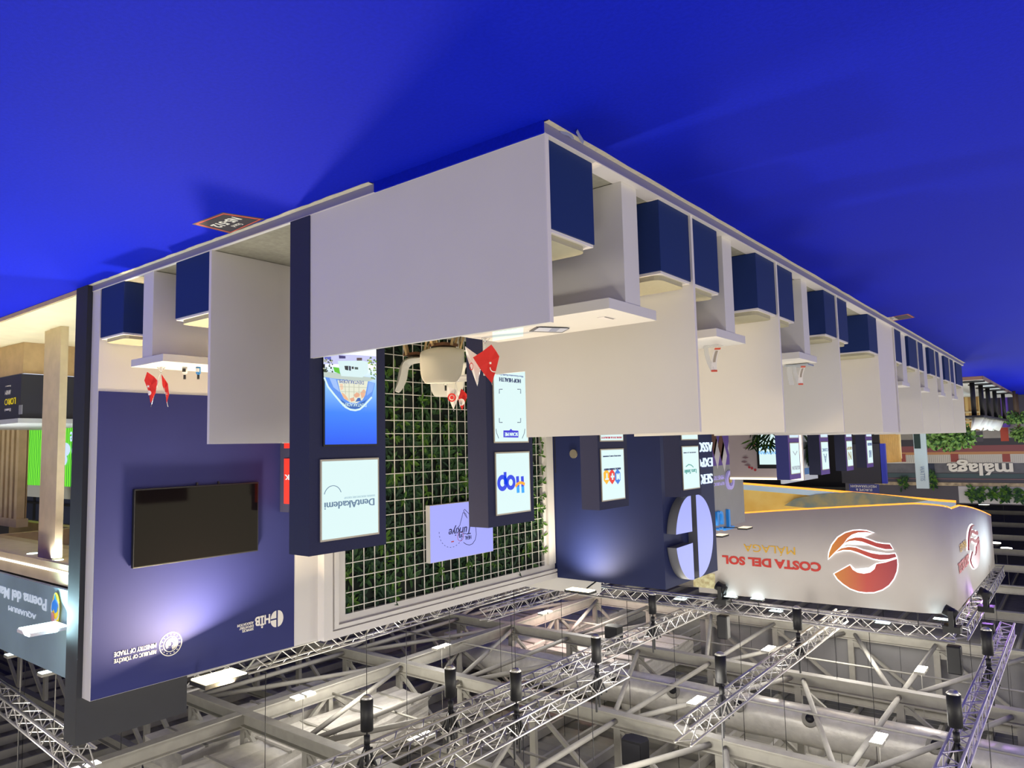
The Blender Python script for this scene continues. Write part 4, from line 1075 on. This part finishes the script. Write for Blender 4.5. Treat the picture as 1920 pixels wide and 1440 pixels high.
YB = YC-.03
lg = lambda pts: [(1340+a/3.31, 860+b/3.31) for a, b in pts]
LOGO = [('logo_bowl', [(742, 715), (838, 662), (855, 690), (885, 708), (925, 715), (965, 707), (992, 685), (1003, 655), (1060, 645), (1130, 622), (1133, 660), (1128, 700), (1110, 745), (1080, 785), (1040, 812), (990, 828), (940, 830), (890, 823), (840, 805), (795, 775), (762, 745)]),
        ('logo_crescent', [(705, 622), (712, 580), (730, 535), (765, 490), (810, 462), (860, 448), (900, 446), (940, 449), (990, 466), (940, 456), (890, 458), (850, 472), (822, 495), (800, 525), (775, 552), (745, 580)]),
        ('logo_wave', [(800, 525), (830, 502), (870, 490), (910, 490), (950, 502), (1000, 522), (1045, 530), (1085, 532), (1105, 562), (1060, 562), (1010, 550), (960, 532), (915, 515), (870, 508), (835, 512)]),
        ('logo_wave', [(748, 580), (785, 557), (830, 548), (875, 553), (920, 570), (970, 587), (1020, 595), (1075, 596), (1118, 590), (1127, 610), (1080, 624), (1030, 628), (985, 620), (940, 603), (890, 582), (845, 568), (800, 566)])]
M_halo = mat('logo_halo', 'ffffff', .4, emit=1.5)  # backlight spill on the banner, put in as added glowing outlines
xa = py(1620, 1050, YB).x
M_logo = gradmat('logo_grad', [(0, 'a02038'), (.45, 'c03428'), (1, 'd88a20')], 'X', 0, py(1684, 1050, YB).x, py(1553, 1050, YB).x)
def grow(pts, d):
    n = len(pts); ar = sum(pts[i][0]*pts[(i+1) % n][1]-pts[(i+1) % n][0]*pts[i][1] for i in range(n)); sg_ = 1 if ar > 0 else -1
    out = []
    for i in range(n):
        a, b, c = pts[i-1], pts[i], pts[(i+1) % n]
        e1 = V((b[0]-a[0], b[1]-a[1])).normalized(); e2 = V((c[0]-b[0], c[1]-b[1])).normalized()
        nr = (V((e1.y, -e1.x))+V((e2.y, -e2.x)))
        if nr.length < .3: nr = V((e1.y, -e1.x))
        nr.normalize(); out.append((b[0]+nr.x*d*sg_, b[1]+nr.y*d*sg_))
    return out
for nm, pts in LOGO:
    polyY(nm, lg(pts), YB-.06, M_logo, ba, d=.03)
    polyY('backlight_glow', lg(grow(pts, 7)), YB-.02, M_halo, ba, d=.012)
M_cr = mat('letter_red', 'c8342c', .6); M_cy = mat('letter_ochre', 'd9a82a', .6)
a, b = py(1539, 1055, YB), py(1354, 1043, YB)
text('lettering', 'COSTA DEL SOL', (a.x, YB, a.z), RY, b.x-a.x, .23, M_cr, ba, bold=.045)
a, b = py(1490.5, 1026, YB), py(1394, 1020, YB)
text('lettering', 'MÁLAGA', (a.x, YB, a.z), RY, b.x-a.x, .245, M_cy, ba)
# second logo seen edge-on on the side of the banner
XB = 2.57
for nm, pts in LOGO:
    P2 = [V((XB-.03, 22.9-(p[0]-920)/430*-2.3, 4.5+(p[1]-640)/385*1.15)) for p in pts]
    poly(nm, P2, (-.03, 0, 0), M_logo, ba)
    P3 = [V((XB-.01, 22.9-(p[0]-920)/430*-2.3, 4.5+(p[1]-640)/385*1.15)) for p in grow(pts, 9)]
    poly('backlight_glow', P3, (-.01, 0, 0), M_halo, ba)
text('lettering', 'COSTA DEL SOL', (XB-.01, 22.0, 4.55), RX, 1.9, .26, M_cr, ba, bold=.03)
text('lettering', 'MÁLAGA', (XB-.01, 21.7, 4.16), RX, 1.2, .26, M_cy, ba)
box('round_window_print', (8.12, YC-.035, 5.12), (8.75, YC-.028, 5.52), mat('window_cream', 'e0dcae', .6, col2='b9a878', nscale=9), ba)
# flood lamps on the banner truss
for k, (x, y) in enumerate(((1115, 1108), (1275, 1123), (1370, 1118), (1420, 1122), (1455, 1145), (1655, 1167), (1765, 1160))):
    q = py(x, y, 18.95)
    t = thing('truss_flood', q, 'small cool white flood lamp on the banner truss, number %s from the blue tower' % ('one', 'two', 'three', 'four', 'five', 'six', 'seven')[k], 'floodlight', 'cool flood lamps on the banner truss')
    box('housing', q+V((-.16, -.1, .01)), q+V((.16, .1, .05)), M_black, t)
    box('lamp_face', q+V((-.15, -.09, 0)), q+V((.15, .09, .01)), M_lampcool, t)
    tube('bracket', q+V((0, 0, .05)), (q.x, 19.05, 5.87), .012, M_black, t, 6)
for x, y in ((7.9, 19.0), (5.5, 19.0), (3.3, 19.0), (2.58, 22), (2.58, 26.5)):
    tube('hanging_cable', (x, y, 5.5), (x, y, 5.88), .01, M_black, ba, 5)

# ================================================================== NEIGHBOURING OAK STAND (beyond the charcoal wall)
nf = thing('floor_neighbour', (12, 6, 0), None, None, kind='structure')
box('wood_deck', (7.28, 2.73, .002), (22, 13, .05), M_beigefloor, nf)
box('deck_edge', (7.28, 2.715, .002), (22, 2.73, .045), M_wood2, nf)
dk = thing('reception_desk', (11.6, 3.9, .05), 'angled reception desk with oak base and black upper body carrying yellow lettering', 'desk')
# outline: front face toward -Y, side face toward -X
DX, DY = 10.8, 3.40
def desk(nm, z0, z1, e, mt): return poly(nm, [(DX-e, DY-e, z0), (13.6, DY-e-.12, z0), (13.6, 4.6, z0), (DX-e+.05, 4.6, z0)], (0, 0, z1-z0), mt, dk)
desk('oak_base', .05, .46, 0, M_wood2); desk('black_body', .47, 1.05, .02, mat('desk_black', '2a2c36', .45)); desk('light_gap', .46, .47, -.02, mat('led_gap', 'e8f0ff', .4, emit=1.0))
desk('worktop', 1.05, 1.11, .05, mat('worktop_grey', 'b9bcba', .4))
YD = DY-.026
def dtext(b, xs, y0, y1, xe, mt, **kw): return textY('lettering', b, YD-.004, xs, y0, y1, xe, mt, dk, **kw)
M_yel = mat('letter_yellow', 'e8d020', .5, emit=.2)
a = py(31, 758, YD); 
text('lettering', 'LORO PARQUE', (a.x, YD-.01, a.z-.105), RY, 1.02, .1, M_yel, dk)
text('lettering', 'ANIMAL EMBASSY', (py(22, 735, YD).x, YD-.01, py(22, 735, YD).z-.03), RY, .66, .06, M_print_white, dk)
text('lettering', 'Protecting the natural world', (py(22, 724, YD).x, YD-.01, py(22, 724, YD).z-.02), RY, .7, .025, M_print_white, dk)
text('lettering', 'El mundo en el corazón', (py(22, 768, YD).x, YD-.01, py(22, 768, YD).z-.02), RY, .62, .04, M_print_white, dk)
box('wall_socket', (py(41, 775, YD).x-.02, YD-.008, .88), (py(35, 775, YD).x-.02, YD, 1.0), mat('socket_grey', '8a8c90', .5), dk)
# oak pillar, two staves
q0 = pz(83.5, 640, .05); q1 = pz(117.5, 641, .05)
plr = thing('oak_pillar', (q1.x+.1, 3.3, .05), 'pale oak pillar of paired staves in front of the black desk', 'pillar')
a = py(83.5, 650, 3.28); b = py(96, 650, 3.28); c = py(117.5, 650, 3.28)
zt = 2.72
box('stave', (b.x, 3.28, .05), (a.x, 3.36, zt), M_wood, plr); box('stave', (c.x, 3.26, .05), (b.x-.01, 3.34, zt), M_wood, plr)
# LED wall with green wave pattern
gl = thing('led_video_wall', (17, 6, .7), 'bright green patterned video wall behind the oak pillar', 'video wall')
mt = bpy.data.materials.new('green_video'); mt.use_nodes = True; nt = mt.node_tree; bs = nt.nodes['Principled BSDF']
tc = nt.nodes.new('ShaderNodeTexCoord'); wv = nt.nodes.new('ShaderNodeTexWave'); wv.inputs['Scale'].default_value = 3.2; wv.inputs['Distortion'].default_value = 5; wv.inputs['Detail Scale'].default_value = .6
nt.links.new(tc.outputs['Object'], wv.inputs['Vector']); rp = nt.nodes.new('ShaderNodeValToRGB'); nt.links.new(wv.outputs['Fac'], rp.inputs['Fac'])
rp.color_ramp.elements[0].color = lin('1c8a28'); rp.color_ramp.elements[1].color = lin('7ee830'); bs.inputs['Base Color'].default_value = (.02, .02, .02, 1)
nt.links.new(rp.outputs['Color'], bs.inputs['Emission Color']); bs.inputs['Emission Strength'].default_value = 1
box('screen', (15.2, 6.0, .78), (19.6, 6.1, 2.17), mt, gl)
box('top_frame', (15.2, 5.98, 2.17), (19.6, 6.12, 2.42), mat('frame_pale', 'b9bcba', .5), gl)
box('bottom_frame', (15.2, 5.98, .68), (19.6, 6.12, .78), M_white2, gl)
M_ls = mat('shape_lav', 'bcd0f8', .4, emit=1.0)
for (x, y, r, ry) in ((122, 843, .26, .14), (118, 862, .22, .13), (141, 845, .16, .16), (141, 857, .12, .08)):
    poly('petal_shape', disc_pts(py(x, y, 5.99), RY, UP, r, 18, ry=ry), (0, -.006, 0), M_ls, gl)
text('lettering', 'me', (py(145, 818, 5.99).x, 5.99, py(145, 818, 5.99).z-.1), RY, .35, .2, M_ls, gl)
box('stand_base', (15.3, 6.02, .05), (19.5, 6.1, .68), M_white2, gl)
# slatted screen
sl = thing('slat_screen', (15, 4.5, .9), 'screen of upright pale oak slats at the photo edge', 'slat screen')
for k in range(7):
    x = 14.36+k*.24
    box('slat', (x, 4.5, .05), (x+.13, 4.62, 2.6), M_wood, sl)
box('top_rail', (14.3, 4.48, 2.6), (16.2, 4.66, 2.74), M_wood, sl)
box('back_board', (14.36, 4.63, .05), (16.2, 4.65, 2.6), mat('dark_oak', 'a88f68', .6), sl)  # darker oak board behind the slats
# canopy: beams, fascia with led line, curved printed sign
cn = thing('oak_canopy', (10, 3.2, 2.6), 'pale oak canopy with an LED line and downlights over the neighbouring stand', 'canopy')
box('fascia', (7.3, 2.88, 2.6), (14, 2.94, 2.8), M_wood, cn)
box('led_line', (7.3, 2.872, 2.665), (14, 2.88, 2.685), mat('led_cold', 'ffffff', .4, emit=2.5), cn)
box('soffit', (7.3, 2.94, 2.72), (14, 3.75, 2.78), M_wood, cn)
for k, y in enumerate((3.75, 4.9, 6.1)): box('cross_beam', (7.3, y, 2.72), (16, y+.16, 2.98), M_wood2, cn)
for k, x in enumerate((10.3, 13.0)): box('cross_beam', (x, 3.91, 2.72), (x+.16, 6.1, 2.98), M_wood2, cn)
box('upper_board', (7.3, 3.91, 3.0), (16, 6.1, 3.04), mat('canopy_white', 'c8ccd8', .6), cn)
for (x, y) in ((9.2, 3.3), (10.1, 3.35), (9.9, 5.4)):
    poly('downlight', disc_pts((x, y, 2.718), RY, V((0, 1, 0)), .06, 16), (0, 0, -.004), M_lampcool, cn)
for (x, y) in ((8.3, 3.3), (9.2, 3.3), (10.1, 3.35), (11.5, 3.3)):
    area('downlight_lamp', (x, y, 2.69), (x, y, 0), 16, .12, .12, (.92, .97, 1), 130)
sgn = thing('printed_sign', (9, 2.8, 2.85), 'glossy blue-grey illuminated sign with aquarium lettering above the oak canopy', 'sign')
box('board', (7.3, 2.84, 2.82), (14, 2.88, 3.62), mat('sign_bluegrey', '8fa8b4', .35, noise=.25, nscale=1.1), sgn)
M_sw = mat('sign_white', 'd4e0f4', .4, emit=.6)
a = py(85, 1108+17, 2.82)
ys = lambda x, y: py(x, y, 2.82)
p0, p1 = ys(84, 1124), ys(0, 1108)
text('lettering', 'Poema del Mar', (p0.x, 2.838, p0.z), RY, (p1.x-p0.x)*1.1, .115, M_sw, sgn, bold=.02)
p0, p1 = ys(64, 1151), ys(15, 1142)
text('lettering', 'AQUARIUM', (p0.x, 2.838, p0.z), RY, (p1.x-p0.x)*1.05, .06, M_sw, sgn)
ec = ys(105, 1143)
poly('emblem_oval', disc_pts(ec, RY, UP, .085, 24, ry=.16), (0, -.006, 0), mat('emb_yellow', 'e8c830', .5, emit=.25), sgn)
ring('emblem_ring', ec+V((0, -.006, 0)), RY, UP, .1, .088, (0, -.004, 0), M_sw, sgn)
poly('emblem_wave', [ec+V((a_, -.012, b_)) for a_, b_ in ((-.075, -.05), (-.03, -.11), (.0, -.15), (.012, -.1), (.06, -.06), (.07, .0), (.05, .02), (.02, -.01), (-.02, .03), (-.06, .01))], (0, -.004, 0), mat('emb_blue', '2a7ad0', .5, emit=.25), sgn)
poly('emblem_sea', [ec+V((a_, -.012, b_)) for a_, b_ in ((.02, .03), (.07, .03), (.06, .1), (.02, .14), (.0, .1))], (0, -.004, 0), mat('emb_rose', 'c08088', .5, emit=.2), sgn)
q = ys(122, 1167)
t = thing('sign_floodlight', q, 'slim white floodlight bar on the aquarium sign', 'floodlight')
box('housing', q+V((-.16, -.34, .01)), q+V((.16, -.02, .04)), M_white2, t); box('lamp_face', q+V((-.15, -.33, 0)), q+V((.15, -.03, .01)), M_lampcool, t)
tube('arm', q+V((0, -.02, .03)), (q.x, 2.85, q.z+.02), .01, M_black, t, 6)
area('sign_floodlight_lamp', q+V((0, -.2, -.02)), q+V((-.5, -.5, -1)), 70, .3, .3, (.55, .9, 1))
# chrome-legged stools
for (X, Y, lab) in ((10.05, 4.1, 'chrome-legged stool with white seat behind the oak pillar, nearer one'), (10.7, 4.9, 'chrome-legged stool with white seat behind the oak pillar, farther one')):
    t = thing('bar_stool', (X, Y, .05), lab, 'stool', 'chrome stools on the oak stand')
    for k in range(4):
        a = k*1.57+.5; tube('leg', (X+.22*math.cos(a), Y+.22*math.sin(a), .05), (X+.05*math.cos(a), Y+.05*math.sin(a), .62), .014, M_chrome, t, 8)
    tube('stem', (X, Y, .5), (X, Y, .72), .02, M_chrome, t, 10)
    bm = nb(); prev = None
    for (r, z) in ((.06, .72), (.16, .74), (.2, .8), (.2, .95), (.19, .95), (.17, .79), (.0, .76)):
        cur = [bm.verts.new((X+r*math.cos(2*math.pi*i/16), Y+r*math.sin(2*math.pi*i/16), z)) for i in range(16)]
        if prev:
            for i in range(16): bm.faces.new((prev[i], prev[(i+1) % 16], cur[(i+1) % 16], cur[i]))
        prev = cur
    bmesh.ops.remove_doubles(bm, verts=bm.verts[:], dist=.0005)
    done('seat', bm, mat('shell_white', 'dedad0', .35), t, smooth=True)
# dark lattice backdrop behind the stand
lt = thing('lattice_backdrop', (20, 9, .05), 'dark gridded backdrop with blue panels behind the video wall', 'backdrop')
box('backing', (16, 9.0, .05), (30, 9.05, 3.6), mat('lattice_blue', '3c4666', .5, noise=.3, nscale=1), lt)
for k in range(12): box('mullion', (16+k*1.1, 8.95, .05), (16.1+k*1.1, 9.0, 3.6), M_black, lt)
for z in (2.2, 3.0): box('rail', (16, 8.94, z), (30, 8.95, z+.07), M_black, lt)

# ================================================================== FAR STANDS (right side of the photo)
fw_ = thing('floor_far', (6, 30, 0), None, None, kind='structure')
box('white_deck', (2.01, 22.43, .002), (14, 33.9, .1), mat('deck_white', 'd0d6da', .5), fw_)
box('brown_edge', (1.98, 22.4, .002), (2.01, 33.9, .095), mat('edge_brown', '8c7466', .6), fw_)
box('brown_edge', (2.01, 22.4, .002), (14, 22.43, .095), mat('edge_tan', 'b08a68', .6), fw_)
ct = thing('standing_counter', (2.2, 25, .28), 'long black counter on slim pedestals draped with white cloth, far right', 'counter')
PX_ = []
for (x, y) in ((1822, 715), (1838, 720), (1851, 726), (1864, 731), (1880, 737)):
    q = pz(x, y, .1); q.y = max(q.y, 22.8); PX_.append(q)
    poly('disc_foot', disc_pts((q.x, q.y, .1), RY, V((0, 1, 0)), .3, 20), (0, 0, .03), M_black, ct)
    tube('pedestal', (q.x, q.y, .1), (q.x, q.y, 1.02), .06, M_black, ct, 10)
y0_, y1_ = PX_[0].y-.3, PX_[-1].y+.3
box('counter_top', (2.05, y0_, 1.02), (2.6, y1_, 1.07), M_black, ct)
bm = nb(); prev = None; N = 40
for i in range(N+1):
    y = y0_+.1+(y1_-y0_-.2)*i/N; w1 = .08*math.sin(i*1.3)+.05*math.sin(i*2.9)
    cur = [bm.verts.new((2.25+w1, y, 1.072)), bm.verts.new((2.35+w1*.5, y, 1.36+.05*math.sin(i*.9)))]
    if prev: bm.faces.new((prev[0], cur[0], cur[1], prev[1]))
    prev = cur
o = done('white_cloth', bm, mat('cloth_white', 'e4e6e2', .8), ct, smooth=True); md = o.modifiers.new('s', 'SOLIDIFY'); md.thickness = .02
pw = box('purple_wall', (2.3, 34, .0), (2.5, 52, 1.25), mat('wall_purple', '6a48b8', .7), label='low purple wall running away at the far right', cat='wall')
wb = thing('wooden_backdrop', (5, 31.5, .1), 'warm wooden shelving backdrop behind the standing counter', 'backdrop')
box('board', (2.9, 32.0, .1), (6.5, 32.1, 1.35), mat('warm_wood', 'c29a60', .6, noise=.3, nscale=2), wb)
for k in range(9): box('upright', (2.95+k*.42, 31.94, .1), (3.05+k*.42, 32.0, 1.35), mat('straw', 'dcb878', .6), wb)
for z in (.65, .98): box('shelf_rail', (2.9, 31.9, z), (6.5, 31.94, z+.06), M_wood, wb)
# big facade backdrop of the far stand
YM = 34.5
fb_ = thing('facade_backdrop', (4, YM, 0), 'printed street facade backdrop with big white lettering, far right', 'backdrop')
def band(nm, x0, y0, x1, y1, c, d, **kw):
    a = py(x0, y0, YM); b = py(x1, y1, YM)
    return box(nm, (a.x, YM-d, a.z), (b.x, YM, b.z), mat('fac_'+c, c, .6, **kw), fb_)
band('dusk_ground', 1640, 800, 1935, 826, 'a9a4a0', .01, noise=.3, nscale=1)
band('dark_band', 1640, 826, 1935, 838, '3c3a46', .012)
band('red_band', 1640, 838, 1935, 849, '8a4f56', .014)
band('ochre_line', 1640, 849, 1935, 851, 'c08a60', .016)
band('white_rail_band', 1640, 851, 1935, 868, 'cfcac4', .014)
band('grey_story', 1640, 868, 1935, 887, '6a6a74', .012, noise=.35, nscale=2)
band('teal_story', 1640, 887, 1935, 897, '3f525a', .014)
band('rose_line', 1640, 897, 1935, 899, 'a87a80', .016)
band('dusk_story', 1640, 899, 1935, 903, '4a4a5c', .014)
band('woven_band', 1640, 903, 1935, 913, 'b8a488', .03, noise=.5, nscale=6)
for k in range(58):
    x = 1700+k*3.8
    a = py(x, 853, YM); b = py(x+1.3, 867, YM)
    box('rail_slot', (a.x, YM-.018, a.z), (b.x, YM-.014, b.z), mat('slot_dark', '4a3c3c', .7), fb_)
for x in (1782, 1879, 1683): band('red_door', x, 851, x+16, 866, '9c4a46', .02)
band('red_shutter', 1875, 802, 1892, 827, 'b84a38', .02); band('window_dark', 1738, 869, 1753, 886, '2e3850', .02); band('gate_dark', 1829, 809, 1844, 828, '4e4c58', .02)
textY('big_letters', 'málaga', YM-.06, 1898.5, 861, 892, 1776, M_print_white, fb_, depth=.05, bold=.03)
box('core', (1.2, YM, 0), (8.5, YM+.1, 4.3), mat('fac_core', '4a4650', .7), fb_)
box('upper_white', (py(1932, 930, YM).x, YM-.03, py(1900, 913, YM).z), (py(1798, 930, YM).x, YM, py(1800, 938, YM).z+.1), mat('fac_upper', 'b4b0b4', .6), fb_)
bm = nb()
for (x, y0, y1) in ((1822, 915, 937), (1838, 918, 937), (1861, 915, 936), (1882, 916, 938), (1888, 915, 937), (1912, 915, 938), (1750, 888, 912), (1694, 897, 916)):
    for k in range(40):
        q = py(x+random.uniform(-4, 4), random.uniform(y0, y1), YM-.1); leaf(bm, q, (random.uniform(-1, 1), -.2, random.uniform(-1, 1)), (0, -1, 0), .22, .09, random.choice((0, 1, 2)))
done('hanging_plants', bm, M_leafs, fb_, kind='stuff')
def tree(c, rad, rz, label, n=420, L=.2):
    c = V(c); t = thing('leafy_tree', (c.x, c.y, 0), label, 'tree')
    tube('trunk', (c.x, c.y, 0), c, .05, mat('bark', '5c4a3a', .8), t, 8)
    bm = nb()
    for k in range(n):
        while True:
            d = V([random.uniform(-1, 1) for _ in range(3)])
            if d.length < 1: break
        q = c+V((d.x*rad, d.y*rad*.6, d.z*rz)); leaf(bm, q, (random.uniform(-1, 1), random.uniform(-1, 1), random.uniform(-.6, 1)), (random.uniform(-1, 1), -1, .3), L, L*.5, random.choice((1, 2, 2)))
    done('crown', bm, [M_leafs[0], M_leafs[1], mat('leaf_fresh', '7aa050', .6)], t, kind='stuff')
tree(py(1775, 818, 30), 1.0, .5, 'bushy green tree beside the far end of the bays', 700, .17)
tree(py(1735, 822, 30), .5, .4, 'smaller leafy bush left of the pale totem') if False else None
tree(py(1905, 784, 31.2), .55, .2, 'low leafy planting beside the purple wall', 420, .13)
tree(py(1912, 813, 33.6), .3, .3, 'small round tree before the facade backdrop', 260, .13)
# pale totem, fluted wood, dark cabinet, blue hanging sign
tt = thing('pale_totem', (5.6, 28, 0), 'tall pale blue totem with a dark screen before the facade', 'totem')
a = py(1735, 820, 28); b = py(1712, 820, 28); zt = py(1724, 916, 28).z
box('body', (a.x, 28, 0), (b.x, 28.15, zt), mat('totem_blue', 'b4c6d2', .5), tt)
box('screen', (py(1726, 830, 28).x, 27.99, py(1726, 818, 28).z-.2), (py(1714, 830, 28).x, 28, py(1726, 841, 28).z), mat('totem_dark', '20363a', .2), tt)
text('lettering', 'WATTIS', (py(1731, 880, 28).x+.1, 27.995, py(1731, 874, 28).z), V((0, 0, 1)), .5, .14, mat('totem_ink', '7a90b0', .6), tt, depth=.004, U=V((-1, 0, 0)))
fl_ = thing('fluted_wood_wall', (6.5, 25, 0), 'curved golden fluted wood wall beyond the far columns', 'wall panel')
for k in range(14):
    x = 1640+k*3.4; q = py(x, 820, 24.5); zt = py(x, 868-.012*(x-1640)**1.6*.4, 24.5).z
    tube('flute', (q.x, 24.5, 0), (q.x, 24.5, zt), .05, mat('golden_wood', 'd0a860', .5, noise=.2, nscale=3), fl_, 8)
box('backing', (py(1688, 820, 24.6).x, 24.56, 0), (py(1632, 820, 24.6).x, 24.66, 2.2), mat('cream_wood', 'e8d49c', .6), fl_)
dc = thing('dark_cabinet', (7, 22, 0), 'dark grey overhead box behind the far columns', 'cabinet')
box('body', (py(1652, 890, 20.8).x, 20.8, py(1600, 868, 20.8).z-.5), (py(1578, 890, 20.8).x, 20.95, py(1600, 906, 20.8).z), mat('cabinet_dark', '33343c', .6), dc)
box('blue_edge', (py(1662, 890, 20.8).x, 20.8, py(1600, 868, 20.8).z-.5), (py(1653, 890, 20.8).x, 20.95, py(1600, 906, 20.8).z), mat('edge_blue', '2a3cc0', .5), dc)
box('legs_panel', (py(1652, 890, 20.8).x, 20.84, 0), (py(1578, 890, 20.8).x, 20.92, py(1600, 868, 20.8).z-.5), M_black, dc)
eu = thing('hanging_sign', py(1620, 917, 32), 'dark blue hanging direction sign with two lines of white text', 'sign')
a = py(1647.5, 908, 32); b = py(1593, 926, 32)
box('board', (a.x, 32, a.z), (b.x, 32.06, b.z), mat('sign_indigo', '343a84', .6), eu)
textY('lettering', 'EUROPE &', 31.995, 1635, 916.5, 921, 1605, M_print_white, eu)
textY('lettering', 'MEDITERRANEAN', 31.995, 1643, 910, 914.5, 1595, M_print_white, eu)
for x in (a.x+.15, b.x-.15): tube('hanging_wire', (x, 32.03, b.z), (x, 32.03, 10.9), .012, M_black, eu, 5)

area('unseen_far_flood', (0.6, 26, 5.5), (1.2, 25.5, 0), 160, .6, .6, (.7, .9, 1))  # unseen cool flood without a fixture, added to brighten the far carpet

area('stage_light_pink', (15.2, 22.6, 6.6), (16.5, 24.5, 9.5), 60, .3, .3, (1, .45, .38))
area('added_purple_glow', (2.3, 22.6, 5.6), (1.9, 21.5, 6.6), 10, .2, .2, (.55, .25, 1))  # unseen light added for the purple glow on the steep truss
